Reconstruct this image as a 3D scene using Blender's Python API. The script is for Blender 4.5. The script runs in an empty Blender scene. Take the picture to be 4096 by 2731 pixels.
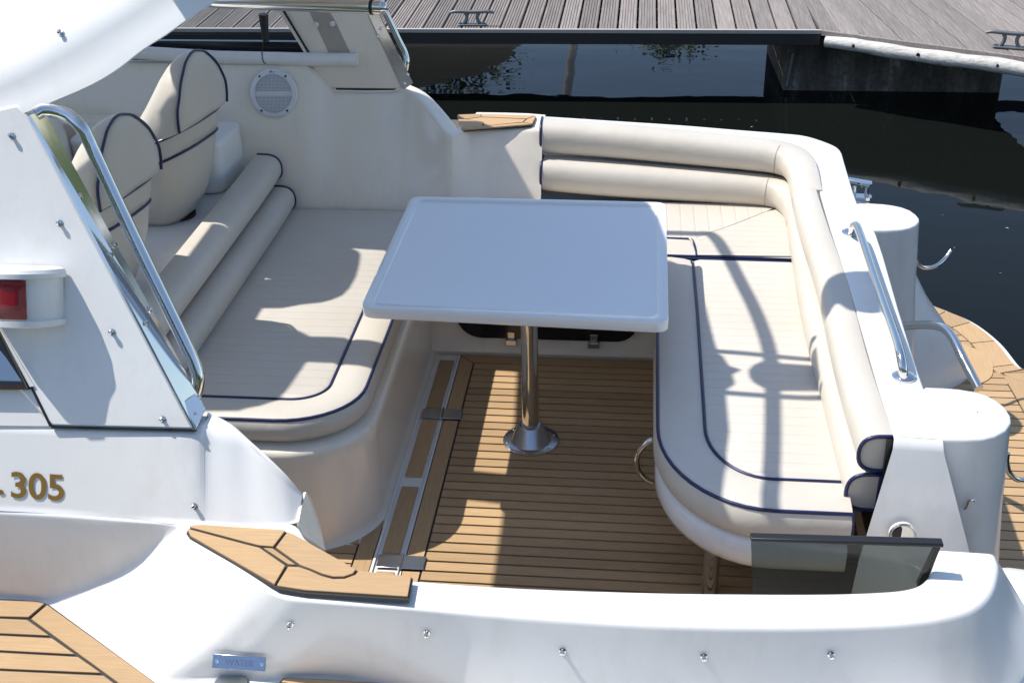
import bpy, bmesh, math, random
from mathutils import Vector, Matrix
from mathutils.bvhtree import BVHTree

random.seed(7)
sc = bpy.context.scene
col = sc.collection

# ------------------------------------------------------------------ camera, sky, sun, exposure
cd = bpy.data.cameras.new('camera')
cam = bpy.data.objects.new('camera', cd)
col.objects.link(cam)
cd.sensor_width = 36.0
cd.lens = 42.857
cd.clip_start = 0.05
cd.clip_end = 600
_c, _r, _u, _f = [(0.5972,-3.9817,2.3605),(0.9947,0.1005,-0.0202),(-0.0318,0.4898,0.8712),(-0.0975,0.866,-0.4905)]
cam.matrix_world = Matrix(((_r[0], _u[0], -_f[0], _c[0]), (_r[1], _u[1], -_f[1], _c[1]),
                           (_r[2], _u[2], -_f[2], _c[2]), (0, 0, 0, 1)))
sc.camera = cam

SUN = Vector((.6, -.07, -1.0))
w = bpy.data.worlds.new('World')
sc.world = w
w.use_nodes = True
wn = w.node_tree.nodes
bg = wn['Background']
sky = wn.new('ShaderNodeTexSky')
sky.sky_type = 'NISHITA'
sky.sun_disc = False
sky.sun_elevation = math.atan2(1.0, math.hypot(SUN.x, SUN.y))
sky.sun_rotation = math.atan2(-SUN.x, -SUN.y)
sky.air_density = 1.0
sky.dust_density = 0.5
sky.ozone_density = 1.6
hsv = wn.new('ShaderNodeHueSaturation')
hsv.inputs['Saturation'].default_value = .96
w.node_tree.links.new(sky.outputs[0], hsv.inputs['Color'])
w.node_tree.links.new(hsv.outputs[0], bg.inputs[0])
bg.inputs[1].default_value = 0.14

sl = bpy.data.lights.new('sun', 'SUN')
sl.energy = 3.7
sl.angle = math.radians(0.53)
sl.color = (1.0, .965, .90)
so = bpy.data.objects.new('sun', sl)
col.objects.link(so)
so.rotation_euler = SUN.to_track_quat('-Z', 'Y').to_euler()

vs = sc.view_settings
vs.view_transform = 'Standard'
vs.look = 'None'
vs.gamma = 1
vs.use_curve_mapping = False
vs.exposure = 0.55
sc.cycles.max_bounces = 10
sc.cycles.glossy_bounces = 6
sc.cycles.transmission_bounces = 8
sc.cycles.caustics_reflective = False
sc.cycles.caustics_refractive = False

# ------------------------------------------------------------------ materials
def new_mat(name):
    m = bpy.data.materials.new(name)
    m.use_nodes = True
    n = m.node_tree.nodes
    return m, n, m.node_tree.links, n['Principled BSDF']

def nd(n, t, **kw):
    x = n.new(t)
    for k, v in kw.items():
        if k == 'inp':
            for a, b in v.items():
                x.inputs[a].default_value = b
        else:
            setattr(x, k, v)
    return x

def noise(n, l, vec, scale, detail=4, rough=.55):
    t = nd(n, 'ShaderNodeTexNoise', inp={'Scale': scale, 'Detail': detail, 'Roughness': rough})
    if vec is not None:
        l.new(vec, t.inputs['Vector'])
    return t.outputs['Fac']

def ramp(n, l, fac, stops):
    r = nd(n, 'ShaderNodeValToRGB')
    e = r.color_ramp.elements
    while len(e) < len(stops):
        e.new(0.5)
    for el, (p, c) in zip(e, stops):
        el.position = p
        el.color = (c[0], c[1], c[2], 1) if not isinstance(c, (int, float)) else (c, c, c, 1)
    l.new(fac, r.inputs['Fac'])
    return r.outputs['Color']

def bump(n, l, h, strength, dist, prev=None):
    b = nd(n, 'ShaderNodeBump', inp={'Strength': strength, 'Distance': dist})
    l.new(h, b.inputs['Height'])
    if prev is not None:
        l.new(prev, b.inputs['Normal'])
    return b.outputs['Normal']

def objvec(n, l, scale=(1, 1, 1)):
    tc = nd(n, 'ShaderNodeTexCoord')
    mp = nd(n, 'ShaderNodeMapping')
    mp.inputs['Scale'].default_value = scale
    l.new(tc.outputs['Object'], mp.inputs['Vector'])
    return mp.outputs['Vector']

def mixc(n, l, fac, a, b, mode='MIX'):
    m = nd(n, 'ShaderNodeMix', data_type='RGBA', blend_type=mode)
    for sock, v in ((m.inputs[0], fac), (m.inputs[6], a), (m.inputs[7], b)):
        if hasattr(v, 'is_linked'):
            l.new(v, sock)
        elif isinstance(v, (int, float)):
            sock.default_value = v
        else:
            sock.default_value = (v[0], v[1], v[2], 1)
    return m.outputs[2]

def mathn(n, l, op, a, b=None):
    m = nd(n, 'ShaderNodeMath', operation=op)
    for i, v in enumerate((a, b)):
        if v is None:
            continue
        if hasattr(v, 'is_linked'):
            l.new(v, m.inputs[i])
        else:
            m.inputs[i].default_value = v
    return m.outputs[0]

def gelcoat(name, c, rough=.16, dirt=.06, stain=.34):
    m, n, l, b = new_mat(name)
    v = objvec(n, l)
    f = noise(n, l, v, 2.2, 5, .6)
    g = noise(n, l, objvec(n, l, (1, 1, .35)), 9, 6, .7)
    s = ramp(n, l, noise(n, l, v, 60, 3, .6), [(.0, 0), (.70, 0), (.78, 1), (1, 1)])
    cc = mixc(n, l, ramp(n, l, f, [(.3, 0), (.75, 1)]), c, tuple(x * (1 - dirt * (.6 + .5 * i)) for i, x in enumerate(c)))
    cc = mixc(n, l, mathn(n, l, 'MULTIPLY', ramp(n, l, g, [(.52, 0), (.8, 1)]), stain), cc, (.52, .49, .43))
    cc = mixc(n, l, mathn(n, l, 'MULTIPLY', s, .12), cc, (.3, .27, .22))
    l.new(cc, b.inputs['Base Color'])
    r = mathn(n, l, 'MULTIPLY_ADD', g, .16)
    r.node.inputs[2].default_value = rough - .05
    l.new(r, b.inputs['Roughness'])
    b.inputs['Specular IOR Level'].default_value = .5
    nn = bump(n, l, noise(n, l, v, 4.5, 2), .10, .02)
    l.new(bump(n, l, noise(n, l, v, 220, 2), .03, .001, nn), b.inputs['Normal'])
    return m

def vinyl(name, c, axis=None, pitch=.046, phase=0.0, depth=.40):
    """cream leathercloth; axis = object axis across which stitched channels repeat"""
    m, n, l, b = new_mat(name)
    v = objvec(n, l)
    f = noise(n, l, v, 3.5, 5, .6)
    cc = mixc(n, l, ramp(n, l, f, [(.35, 0), (.8, 1)]), c, (c[0] * .93, c[1] * .915, c[2] * .88))
    st = ramp(n, l, noise(n, l, v, 14, 6, .75), [(.62, 0), (.78, 1)])
    cc = mixc(n, l, mathn(n, l, 'MULTIPLY', st, .10), cc, (.45, .40, .32))
    nn = None
    if axis is not None:
        tc = nd(n, 'ShaderNodeTexCoord')
        sp = nd(n, 'ShaderNodeSeparateXYZ')
        l.new(tc.outputs['Object'], sp.inputs[0])
        wob = mathn(n, l, 'MULTIPLY', noise(n, l, v, 6, 2), .006)
        a = mathn(n, l, 'ADD', sp.outputs[axis], wob)
        a = mathn(n, l, 'ADD', a, 50 + phase)
        fr = mathn(n, l, 'FRACT', mathn(n, l, 'DIVIDE', a, pitch))
        d = mathn(n, l, 'ABSOLUTE', mathn(n, l, 'SUBTRACT', fr, .5))
        h = ramp(n, l, d, [(0, 1), (.38, .93), (.47, .55), (.5, 0)])
        nn = bump(n, l, h, depth, .004)
        cc = mixc(n, l, ramp(n, l, d, [(0, 0), (.468, 0), (.488, .24), (.5, .24)]), cc, (.34, .29, .22))
    l.new(cc, b.inputs['Base Color'])
    b.inputs['Roughness'].default_value = .42
    b.inputs['Specular IOR Level'].default_value = .42
    vo = nd(n, 'ShaderNodeTexVoronoi', inp={'Scale': 420})
    l.new(v, vo.inputs['Vector'])
    nn = bump(n, l, vo.outputs['Distance'], .10, .0006, nn)
    nn = bump(n, l, noise(n, l, v, 7, 3), .34, .014, nn)
    l.new(nn, b.inputs['Normal'])
    return m

def plain(name, c, rough=.5, metal=0.0, spec=.5, nscale=0, nstr=0):
    m, n, l, b = new_mat(name)
    v = objvec(n, l)
    f = noise(n, l, v, 18, 5, .6)
    l.new(mixc(n, l, f, tuple(x * .86 for x in c), tuple(min(1, x * 1.12) for x in c)), b.inputs['Base Color'])
    b.inputs['Roughness'].default_value = rough
    b.inputs['Metallic'].default_value = metal
    b.inputs['Specular IOR Level'].default_value = spec
    if nscale:
        l.new(bump(n, l, noise(n, l, v, nscale, 3), nstr, .003), b.inputs['Normal'])
    return m

def steel(name, rough=.07, c=(.74, .73, .71), brushed=False):
    m, n, l, b = new_mat(name)
    v = objvec(n, l, (1, 1, 40) if brushed else (1, 1, 1))
    f = noise(n, l, v, 30 if brushed else 14, 5, .65)
    l.new(mixc(n, l, f, tuple(x * .9 for x in c), c), b.inputs['Base Color'])
    b.inputs['Metallic'].default_value = 1
    r = mathn(n, l, 'MULTIPLY_ADD', f, .16 if brushed else .07)
    r.node.inputs[2].default_value = rough
    l.new(r, b.inputs['Roughness'])
    l.new(bump(n, l, noise(n, l, objvec(n, l), 7, 2), .05, .01), b.inputs['Normal'])
    return m

def teak(name, axis='x', c=(.50, .325, .168)):
    m, n, l, b = new_mat(name)
    sc_ = (1.2, 26, 26) if axis == 'x' else (26, 1.2, 26)
    v = objvec(n, l, sc_)
    oi = nd(n, 'ShaderNodeObjectInfo')
    f = noise(n, l, v, 9, 8, .7)
    g = noise(n, l, objvec(n, l), 2.4, 4, .6)
    cc = mixc(n, l, ramp(n, l, f, [(.28, 0), (.72, 1)]), tuple(x * .80 for x in c), tuple(x * 1.17 for x in c))
    cc = mixc(n, l, ramp(n, l, g, [(.3, 0), (.75, .5)]), cc, (c[0] * .83, c[1] * .86, c[2] * .95))
    hs = nd(n, 'ShaderNodeHueSaturation')
    vv = mathn(n, l, 'MULTIPLY_ADD', oi.outputs['Random'], .26)
    vv.node.inputs[2].default_value = .84
    l.new(vv, hs.inputs['Value'])
    l.new(cc, hs.inputs['Color'])
    l.new(hs.outputs[0], b.inputs['Base Color'])
    b.inputs['Roughness'].default_value = .62
    b.inputs['Specular IOR Level'].default_value = .35
    l.new(bump(n, l, f, .22, .0012), b.inputs['Normal'])
    return m

def dockwood(name):
    m, n, l, b = new_mat(name)
    oi = nd(n, 'ShaderNodeObjectInfo')
    ad = nd(n, 'ShaderNodeVectorMath', operation='ADD')
    l.new(objvec(n, l, (30, 1.1, 30)), ad.inputs[0])
    cb = nd(n, 'ShaderNodeCombineXYZ')
    l.new(mathn(n, l, 'MULTIPLY', oi.outputs['Random'], 37), cb.inputs[0])
    l.new(mathn(n, l, 'MULTIPLY', oi.outputs['Random'], 91), cb.inputs[1])
    l.new(cb.outputs[0], ad.inputs[1])
    f = noise(n, l, ad.outputs[0], 2.2, 8, .72)
    g = noise(n, l, objvec(n, l, (3, 1.5, 1)), 2.6, 5, .65)
    cc = ramp(n, l, f, [(.22, (.085, .070, .060)), (.48, (.19, .163, .145)), (.62, (.255, .225, .205)), (.85, (.38, .35, .33))])
    cc = mixc(n, l, ramp(n, l, g, [(.4, 0), (.75, .6)]), cc, (.20, .17, .15))
    hs = nd(n, 'ShaderNodeHueSaturation')
    vv = mathn(n, l, 'MULTIPLY_ADD', oi.outputs['Random'], .5)
    vv.node.inputs[2].default_value = .90
    l.new(vv, hs.inputs['Value'])
    l.new(cc, hs.inputs['Color'])
    l.new(hs.outputs[0], b.inputs['Base Color'])
    b.inputs['Roughness'].default_value = .78
    l.new(bump(n, l, f, .6, .004), b.inputs['Normal'])
    return m

GEL = gelcoat('white_gelcoat', (.80, .795, .775))
GELSH = gelcoat('shade_warm_gelcoat', (.84, .775, .67), .14)  # white gelcoat of shaded mouldings, warm bounce light put into its colour
TABLE = gelcoat('table_gelcoat', (.82, .82, .81), .07, .02, .05)
VIN = vinyl('cream_vinyl', (.60, .552, .482))
VINX = vinyl('cream_vinyl_channelled', (.605, .557, .487), 1, .046)
VINY = vinyl('cream_vinyl_channelled_across', (.605, .557, .487), 0, .052)
NAVY = plain('navy_piping', (.012, .018, .075), .35)
TEAKX = teak('teak_fore_aft', 'x')
TEAKY = teak('teak_athwart', 'y')
CAULK = plain('black_caulking', (.028, .028, .030), .6)
STEEL = steel('polished_stainless')
STEELB = steel('brushed_stainless', .22, (.50, .50, .51))
BLACK = plain('black_rubber', (.012, .012, .013), .45)
BLACKG = plain('black_gloss', (.010, .010, .012), .12)
WOOD = dockwood('weathered_deck_wood')
WOODD = plain('dark_fascia_timber', (.030, .027, .025), .55, 0, .5, 40, .4)
GALV = plain('galvanised_iron', (.16, .17, .18), .5, .6, .5, 60, .3)
BEIGE = plain('beige_plastic', (.42, .37, .31), .5)
GOLD = plain('gold_lettering', (.23, .135, .028), .38)
ENGR = plain('engraved_letters', (.12, .14, .20), .4)
HULLW = gelcoat('hull_white', (.78, .78, .77), .18)

def m_log():
    m, n, l, b = new_mat('silvered_log')
    v = objvec(n, l, (1.4, 14, 14))
    f = noise(n, l, v, 3.5, 8, .7)
    g = noise(n, l, objvec(n, l), 7, 6, .7)
    cc = ramp(n, l, f, [(.25, (.30, .27, .23)), (.5, (.58, .55, .50)), (.8, (.72, .70, .66))])
    cc = mixc(n, l, ramp(n, l, g, [(.60, 0), (.72, .9)]), cc, (.07, .075, .05))
    l.new(cc, b.inputs['Base Color'])
    b.inputs['Roughness'].default_value = .7
    l.new(bump(n, l, f, .6, .01), b.inputs['Normal'])
    return m
LOG = m_log()
PALEW = plain('pale_edge_timber', (.42, .38, .34), .75, 0, .4, 50, .4)

def m_conc():
    m, n, l, b = new_mat('stained_concrete')
    f = noise(n, l, objvec(n, l, (2.2, 2.2, .5)), 3.2, 7, .68)
    g = noise(n, l, objvec(n, l), 26, 6, .7)
    cc = ramp(n, l, f, [(.30, (.05, .045, .037)), (.5, (.13, .115, .097)), (.62, (.20, .18, .155)), (.72, (.55, .54, .52))])
    cc = mixc(n, l, ramp(n, l, g, [(.45, 0), (.7, .7)]), cc, (.03, .03, .022))
    l.new(cc, b.inputs['Base Color'])
    b.inputs['Roughness'].default_value = .8
    l.new(bump(n, l, g, .5, .01), b.inputs['Normal'])
    return m
CONC = m_conc()

def m_water():
    m, n, l, b = new_mat('dark_canal_water')
    b.inputs['Base Color'].default_value = (.006, .0075, .0065, 1)
    b.inputs['Roughness'].default_value = .015
    b.inputs['Specular Tint'].default_value = (.70, .87, 1.0, 1)
    b.inputs['IOR'].default_value = 1.333
    b.inputs['Specular IOR Level'].default_value = .20
    f = noise(n, l, objvec(n, l, (.8, 1.3, 1)), 1.15, 3, .5)
    g = noise(n, l, objvec(n, l, (1, 1, 1)), 5.5, 3, .5)
    nn = bump(n, l, f, .30, .016)
    nn = bump(n, l, g, .05, .004, nn)
    l.new(nn, b.inputs['Normal'])
    return m
WATER = m_water()

def m_lens():
    m, n, l, b = new_mat('red_lens')
    b.inputs['Base Color'].default_value = (.30, .003, .008, 1)
    b.inputs['Roughness'].default_value = .06
    b.inputs['Transmission Weight'].default_value = .25
    v = objvec(n, l, (1, 1, 90))
    wv = nd(n, 'ShaderNodeTexWave', bands_direction='Z', inp={'Scale': 2.2})
    l.new(v, wv.inputs['Vector'])
    l.new(bump(n, l, wv.outputs['Fac'], .35, .003), b.inputs['Normal'])
    return m
LENS = m_lens()

def m_glass():
    m = bpy.data.materials.new('smoked_acrylic')
    m.use_nodes = True
    n, l = m.node_tree.nodes, m.node_tree.links
    for x in list(n):
        if x.type != 'OUTPUT_MATERIAL':
            n.remove(x)
    out = n['Material Output']
    tr = nd(n, 'ShaderNodeBsdfTransparent')
    tr.inputs[0].default_value = (.47, .52, .51, 1)
    gl = nd(n, 'ShaderNodeBsdfGlossy')
    gl.inputs['Roughness'].default_value = .01
    fr = nd(n, 'ShaderNodeFresnel', inp={'IOR': 1.5})
    mx = nd(n, 'ShaderNodeMixShader')
    ge = nd(n, 'ShaderNodeNewGeometry')
    l.new(mathn(n, l, 'MULTIPLY', fr.outputs[0], mathn(n, l, 'SUBTRACT', 1.0, ge.outputs['Backfacing'])), mx.inputs[0])
    l.new(tr.outputs[0], mx.inputs[1])
    l.new(gl.outputs[0], mx.inputs[2])
    l.new(mx.outputs[0], out.inputs[0])
    return m
GLASS = m_glass()

def m_clear():
    m = GLASS.copy()
    m.name = 'clear_window_acrylic'
    for x in m.node_tree.nodes:
        if x.type == 'BSDF_TRANSPARENT':
            x.inputs[0].default_value = (.90, .92, .92, 1)
    return m
CLEAR = m_clear()

def m_grille():
    m, n, l, b = new_mat('perforated_white_plastic')
    tc = nd(n, 'ShaderNodeTexCoord')
    mp = nd(n, 'ShaderNodeMapping')
    mp.inputs['Scale'].default_value = (190, 190, 190)
    l.new(tc.outputs['Object'], mp.inputs['Vector'])
    sp = nd(n, 'ShaderNodeSeparateXYZ')
    l.new(mp.outputs[0], sp.inputs[0])
    a = mathn(n, l, 'SUBTRACT', mathn(n, l, 'FRACT', sp.outputs[0]), .5)
    c_ = mathn(n, l, 'SUBTRACT', mathn(n, l, 'FRACT', sp.outputs[2]), .5)
    d = mathn(n, l, 'ADD', mathn(n, l, 'MULTIPLY', a, a), mathn(n, l, 'MULTIPLY', c_, c_))
    h = ramp(n, l, d, [(0, 1), (.075, 1), (.11, 0), (1, 0)])
    l.new(mixc(n, l, h, (.62, .63, .65), (.10, .10, .11)), b.inputs['Base Color'])
    b.inputs['Roughness'].default_value = .4
    return m
GRILLE = m_grille()

def m_leaf(name, c):
    m, n, l, b = new_mat(name)
    oi = nd(n, 'ShaderNodeNewGeometry')
    l.new(mixc(n, l, oi.outputs['Random Per Island'], tuple(x * .55 for x in c), tuple(x * 1.5 for x in c)), b.inputs['Base Color'])
    b.inputs['Roughness'].default_value = .55
    return m
LEAF = m_leaf('leaf_green', (.065, .115, .022))
LEAF2 = m_leaf('leaf_dull_green', (.05, .075, .03))
BARK = plain('tree_bark', (.075, .058, .042), .9, 0, .3, 14, .8)

def m_grass():
    m, n, l, b = new_mat('grass_turf')
    f = noise(n, l, objvec(n, l), 1.4, 8, .7)
    g = noise(n, l, objvec(n, l), 30, 5, .7)
    cc = ramp(n, l, f, [(.3, (.025, .055, .008)), (.6, (.05, .095, .014)), (.8, (.08, .12, .028))])
    cc = mixc(n, l, mathn(n, l, 'MULTIPLY', g, .7), cc, (.03, .06, .008))
    l.new(cc, b.inputs['Base Color'])
    b.inputs['Roughness'].default_value = .9
    l.new(bump(n, l, g, .8, .08), b.inputs['Normal'])
    return m
GRASS = m_grass()

# ------------------------------------------------------------------ helpers
ORG = {}

def link(o, parent):
    col.objects.link(o)
    if parent is not None:
        o.parent = parent
    return o

def origin(parent):
    return ORG.get(parent.name, Vector((0, 0, 0))) if parent is not None else Vector((0, 0, 0))

def thing(name, label, cat, loc=(0, 0, 0), group=None):
    o = bpy.data.objects.new(name, None)
    o.empty_display_size = .1
    col.objects.link(o)
    o.location = loc
    ORG[o.name] = Vector(loc)
    o['label'] = label
    o['category'] = cat
    if group:
        o['group'] = group
    return o

def tag(o, label, cat, group=None, kind=None):
    o['label'] = label
    if cat:
        o['category'] = cat
    if group:
        o['group'] = group
    if kind:
        o['kind'] = kind
    return o

def mesh(name, verts, faces, mat, parent=None, smooth=False, angle=None):
    g = origin(parent)
    me = bpy.data.meshes.new(name)
    me.from_pydata([tuple(Vector(v) - g) for v in verts], [], faces)
    bm = bmesh.new()
    bm.from_mesh(me)
    bmesh.ops.remove_doubles(bm, verts=bm.verts, dist=1e-5)
    bmesh.ops.recalc_face_normals(bm, faces=bm.faces)
    bm.to_mesh(me)
    bm.free()
    me.materials.append(mat)
    for p_ in me.polygons:
        p_.use_smooth = smooth
    if smooth and angle:
        me.set_sharp_from_angle(angle=math.radians(angle))
    o = bpy.data.objects.new(name, me)
    link(o, parent)
    ORG[o.name] = g
    return o

def V(*a):
    return Vector(a)

def cr(pts, n=6, closed=False):
    """smooth curve through points"""
    P = [Vector(q) for q in pts]
    N = len(P)
    out = []
    rng = range(N if closed else N - 1)
    for i in rng:
        p1, p2 = P[i], P[(i + 1) % N]
        p0 = P[(i - 1) % N] if closed or i > 0 else p1 * 2 - p2
        p3 = P[(i + 2) % N] if closed or i + 2 < N else p2 * 2 - p1
        for k in range(n):
            t = k / n
            out.append(.5 * ((2 * p1) + (p2 - p0) * t + (2 * p0 - 5 * p1 + 4 * p2 - p3) * t * t + (3 * p1 - p0 - 3 * p2 + p3) * t ** 3))
    if not closed:
        out.append(P[-1].copy())
    return out

def grid(rows, closed_u=False, closed_v=False, off=0):
    R, C = len(rows), len(rows[0])
    vs_ = [v for r in rows for v in r]
    fs = []
    for i in range(R if closed_v else R - 1):
        for j in range(C if closed_u else C - 1):
            a, b = i * C + j, i * C + (j + 1) % C
            c, d = ((i + 1) % R) * C + (j + 1) % C, ((i + 1) % R) * C + j
            fs.append((a + off, b + off, c + off, d + off))
    return vs_, fs

def loft(name, rows, mat, parent=None, closed_u=False, caps=False, smooth=True, angle=40, thick=0):
    vs_, fs = grid(rows, closed_u)
    if caps:
        C = len(rows[0])
        fs.append(tuple(range(C)))
        fs.append(tuple(range((len(rows) - 1) * C, len(rows) * C)))
    o = mesh(name, vs_, fs, mat, parent, smooth, angle)
    if thick:
        m = o.modifiers.new('solid', 'SOLIDIFY')
        m.thickness = thick
        m.offset = -1
    return o

def box(name, lo, hi, mat, parent=None, bev=0.0):
    x0, y0, z0 = lo
    x1, y1, z1 = hi
    vs_ = [(x0, y0, z0), (x1, y0, z0), (x1, y1, z0), (x0, y1, z0), (x0, y0, z1), (x1, y0, z1), (x1, y1, z1), (x0, y1, z1)]
    fs = [(0, 3, 2, 1), (4, 5, 6, 7), (0, 1, 5, 4), (1, 2, 6, 5), (2, 3, 7, 6), (3, 0, 4, 7)]
    o = mesh(name, vs_, fs, mat, parent)
    if bev:
        bevel(o, bev)
    return o

def bevel(o, wd, seg=2, angle=35):
    m = o.modifiers.new('bevel', 'BEVEL')
    m.width = wd
    m.segments = seg
    m.limit_method = 'ANGLE'
    m.angle_limit = math.radians(angle)
    for p_ in o.data.polygons:
        p_.use_smooth = True
    o.data.set_sharp_from_angle(angle=math.radians(50))
    return o

def prism(name, poly, z0, z1, mat, parent=None, bev=0.0, seg=2, flare=(0, 0)):
    """poly = outline of (x, y[, z]) points; z1 may be None to use each point's own z"""
    N = len(poly)
    top = [(q[0], q[1], q[2] if z1 is None else z1) for q in poly]
    bot = [(q[0] + flare[0], q[1] + flare[1], z0) for q in poly]
    fs = [tuple(range(N)), tuple(range(2 * N - 1, N - 1, -1))]
    fs += [(i, (i + 1) % N, N + (i + 1) % N, N + i) for i in range(N)]
    o = mesh(name, top + bot, fs, mat, parent)
    if bev:
        bevel(o, bev, seg)
    return o

def slab(name, quad, thick, mat, parent=None, bev=0.0):
    """flat polygon in 3-D given depth along its own normal (away from the first side)"""
    P = [Vector(q) for q in quad]
    nrm = Vector((0, 0, 0))
    for i in range(len(P)):
        nrm += (P[i] - P[0]).cross(P[(i + 1) % len(P)] - P[0])
    nrm.normalize()
    N = len(P)
    vs_ = P + [q + nrm * thick for q in P]
    fs = [tuple(range(N)), tuple(range(2 * N - 1, N - 1, -1))] + [(i, (i + 1) % N, N + (i + 1) % N, N + i) for i in range(N)]
    o = mesh(name, vs_, fs, mat, parent)
    if bev:
        bevel(o, bev)
    return o

def frames(P, closed=False):
    T = []
    N = len(P)
    for i in range(N):
        a = P[(i - 1) % N] if closed or i > 0 else P[i]
        b = P[(i + 1) % N] if closed or i + 1 < N else P[i]
        t = b - a
        T.append(t.normalized() if t.length > 1e-9 else Vector((0, 0, 1)))
    up = Vector((0, 0, 1)) if abs(T[0].z) < .9 else Vector((1, 0, 0))
    n0 = (up - T[0] * up.dot(T[0])).normalized()
    out = []
    for t in T:
        n0 = (n0 - t * n0.dot(t)).normalized()
        out.append((t, n0, t.cross(n0)))
    return out

def tube(name, pts, r, mat, parent=None, n=12, closed=False, rs=None):
    P = [Vector(q) for q in pts]
    rows = []
    for i, (t, a, b) in enumerate(frames(P, closed)):
        rr = rs[i] if rs else r
        rows.append([P[i] + (a * math.cos(2 * math.pi * k / n) + b * math.sin(2 * math.pi * k / n)) * rr for k in range(n)])
    vs_, fs = grid(rows, True, closed)
    if not closed:
        fs.append(tuple(range(n)))
        fs.append(tuple(range((len(rows) - 1) * n, len(rows) * n)))
    return mesh(name, vs_, fs, mat, parent, True, 50)

def lathe(name, prof, base, mat, parent=None, axis=(0, 0, 1), n=32):
    ax = Vector(axis).normalized()
    a = ax.orthogonal().normalized()
    b = ax.cross(a)
    base = Vector(base)
    rows = [[base + ax * h + (a * math.cos(2 * math.pi * k / n) + b * math.sin(2 * math.pi * k / n)) * max(r, 1e-4) for k in range(n)] for r, h in prof]
    vs_, fs = grid(rows, True)
    fs.append(tuple(range(n)))
    fs.append(tuple(range((len(rows) - 1) * n, len(rows) * n)))
    return mesh(name, vs_, fs, mat, parent, True, 35)

def arc(c, r, a0, a1, n, z=0):
    return [Vector((c[0] + r * math.cos(math.radians(a0 + (a1 - a0) * k / n)), c[1] + r * math.sin(math.radians(a0 + (a1 - a0) * k / n)), z)) for k in range(n + 1)]

def rounded(poly, rad, n=5):
    """round every corner of a 2-D / 3-D outline"""
    P = [Vector((q[0], q[1], q[2] if len(q) > 2 else 0)) for q in poly]
    N = len(P)
    out = []
    for i in range(N):
        r = rad[i] if isinstance(rad, (list, tuple)) else rad
        a, b, c = P[i - 1], P[i], P[(i + 1) % N]
        if r <= 0:
            out.append(b)
            continue
        u = (a - b)
        v = (c - b)
        k = min(r, u.length * .49, v.length * .49)
        s, e = b + u.normalized() * k, b + v.normalized() * k
        for t in range(n + 1):
            t /= n
            out.append(s * (1 - t) ** 2 + b * 2 * t * (1 - t) + e * t * t)
    return out

def prof_section(pts, rads, n=4):
    """open polyline with rounded inner corners (rads per point)"""
    P = [Vector(q) for q in pts]
    out = [P[0]]
    for i in range(1, len(P) - 1):
        r = rads[i]
        a, b, c = P[i - 1], P[i], P[i + 1]
        u, v = a - b, c - b
        k = min(r, u.length * .49, v.length * .49)
        if k < 1e-4:
            out += [b.copy() for _ in range(n + 1)]
            continue
        s, e = b + u.normalized() * k, b + v.normalized() * k
        for t in range(n + 1):
            t /= n
            out.append(s * (1 - t) ** 2 + b * 2 * t * (1 - t) + e * t * t)
    out.append(P[-1])
    return out

BVH = {}
def snap(o, p):
    if o.name not in BVH:
        g = origin(o) if False else ORG.get(o.name, Vector((0, 0, 0)))
        me = o.data
        BVH[o.name] = (BVHTree.FromPolygons([tuple(v.co + g) for v in me.vertices], [tuple(q.vertices) for q in me.polygons]), g)
    loc, nrm, _, _ = BVH[o.name][0].find_nearest(Vector(p))
    if nrm.dot(Vector(cam.location) - loc) < 0:
        nrm = -nrm
    return loc, nrm

# ================================================================== SETTING
# water sheet, one metre below the cockpit sole
ZW = -.61
wt = mesh('water', [(-150, -150, ZW), (150, -150, ZW), (150, 150, ZW), (-150, 150, ZW)], [(0, 1, 2, 3)], WATER)
tag(wt, 'dark still canal water reflecting sky and trees', None, kind='structure')
# bed of the canal and the far grass bank
bank = loft('far_bank', [[V(-120, 27, -1.6), V(-40, 27, -1.6), V(40, 27, -1.6), V(120, 27, -1.6)],
                         [V(-120, 28.5, .1), V(-40, 28.2, .0), V(40, 28.6, .15), V(120, 28.5, .1)],
                         [V(-120, 33, 1.1), V(-40, 33, .9), V(40, 33, 1.2), V(120, 33, 1.0)],
                         [V(-120, 140, 2), V(-40, 140, 2), V(40, 140, 2), V(120, 140, 2)]], GRASS)
tag(bank, 'grassy bank across the water', None, kind='structure')
quay = loft('near_bank', [[V(-60, -2.95, -1.6), V(60, -2.95, -1.6)], [V(-60, -2.95, .62), V(60, -2.95, .62)],
                          [V(-60, -3.2, .70), V(60, -3.2, .70)], [V(-60, -60, .9), V(60, -60, .9)]], GRASS, smooth=False)
tag(quay, 'grassy bank on the near side of the boat', None, kind='structure')

# ================================================================== MOTOR BOAT
boat = thing('motor_boat', 'white motor cruiser with teak decked cockpit and stainless fittings', 'boat')

def part(name, parent=boat):
    """an Empty that only holds like pieces is avoided: the substrate mesh itself is the part"""
    return parent

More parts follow.
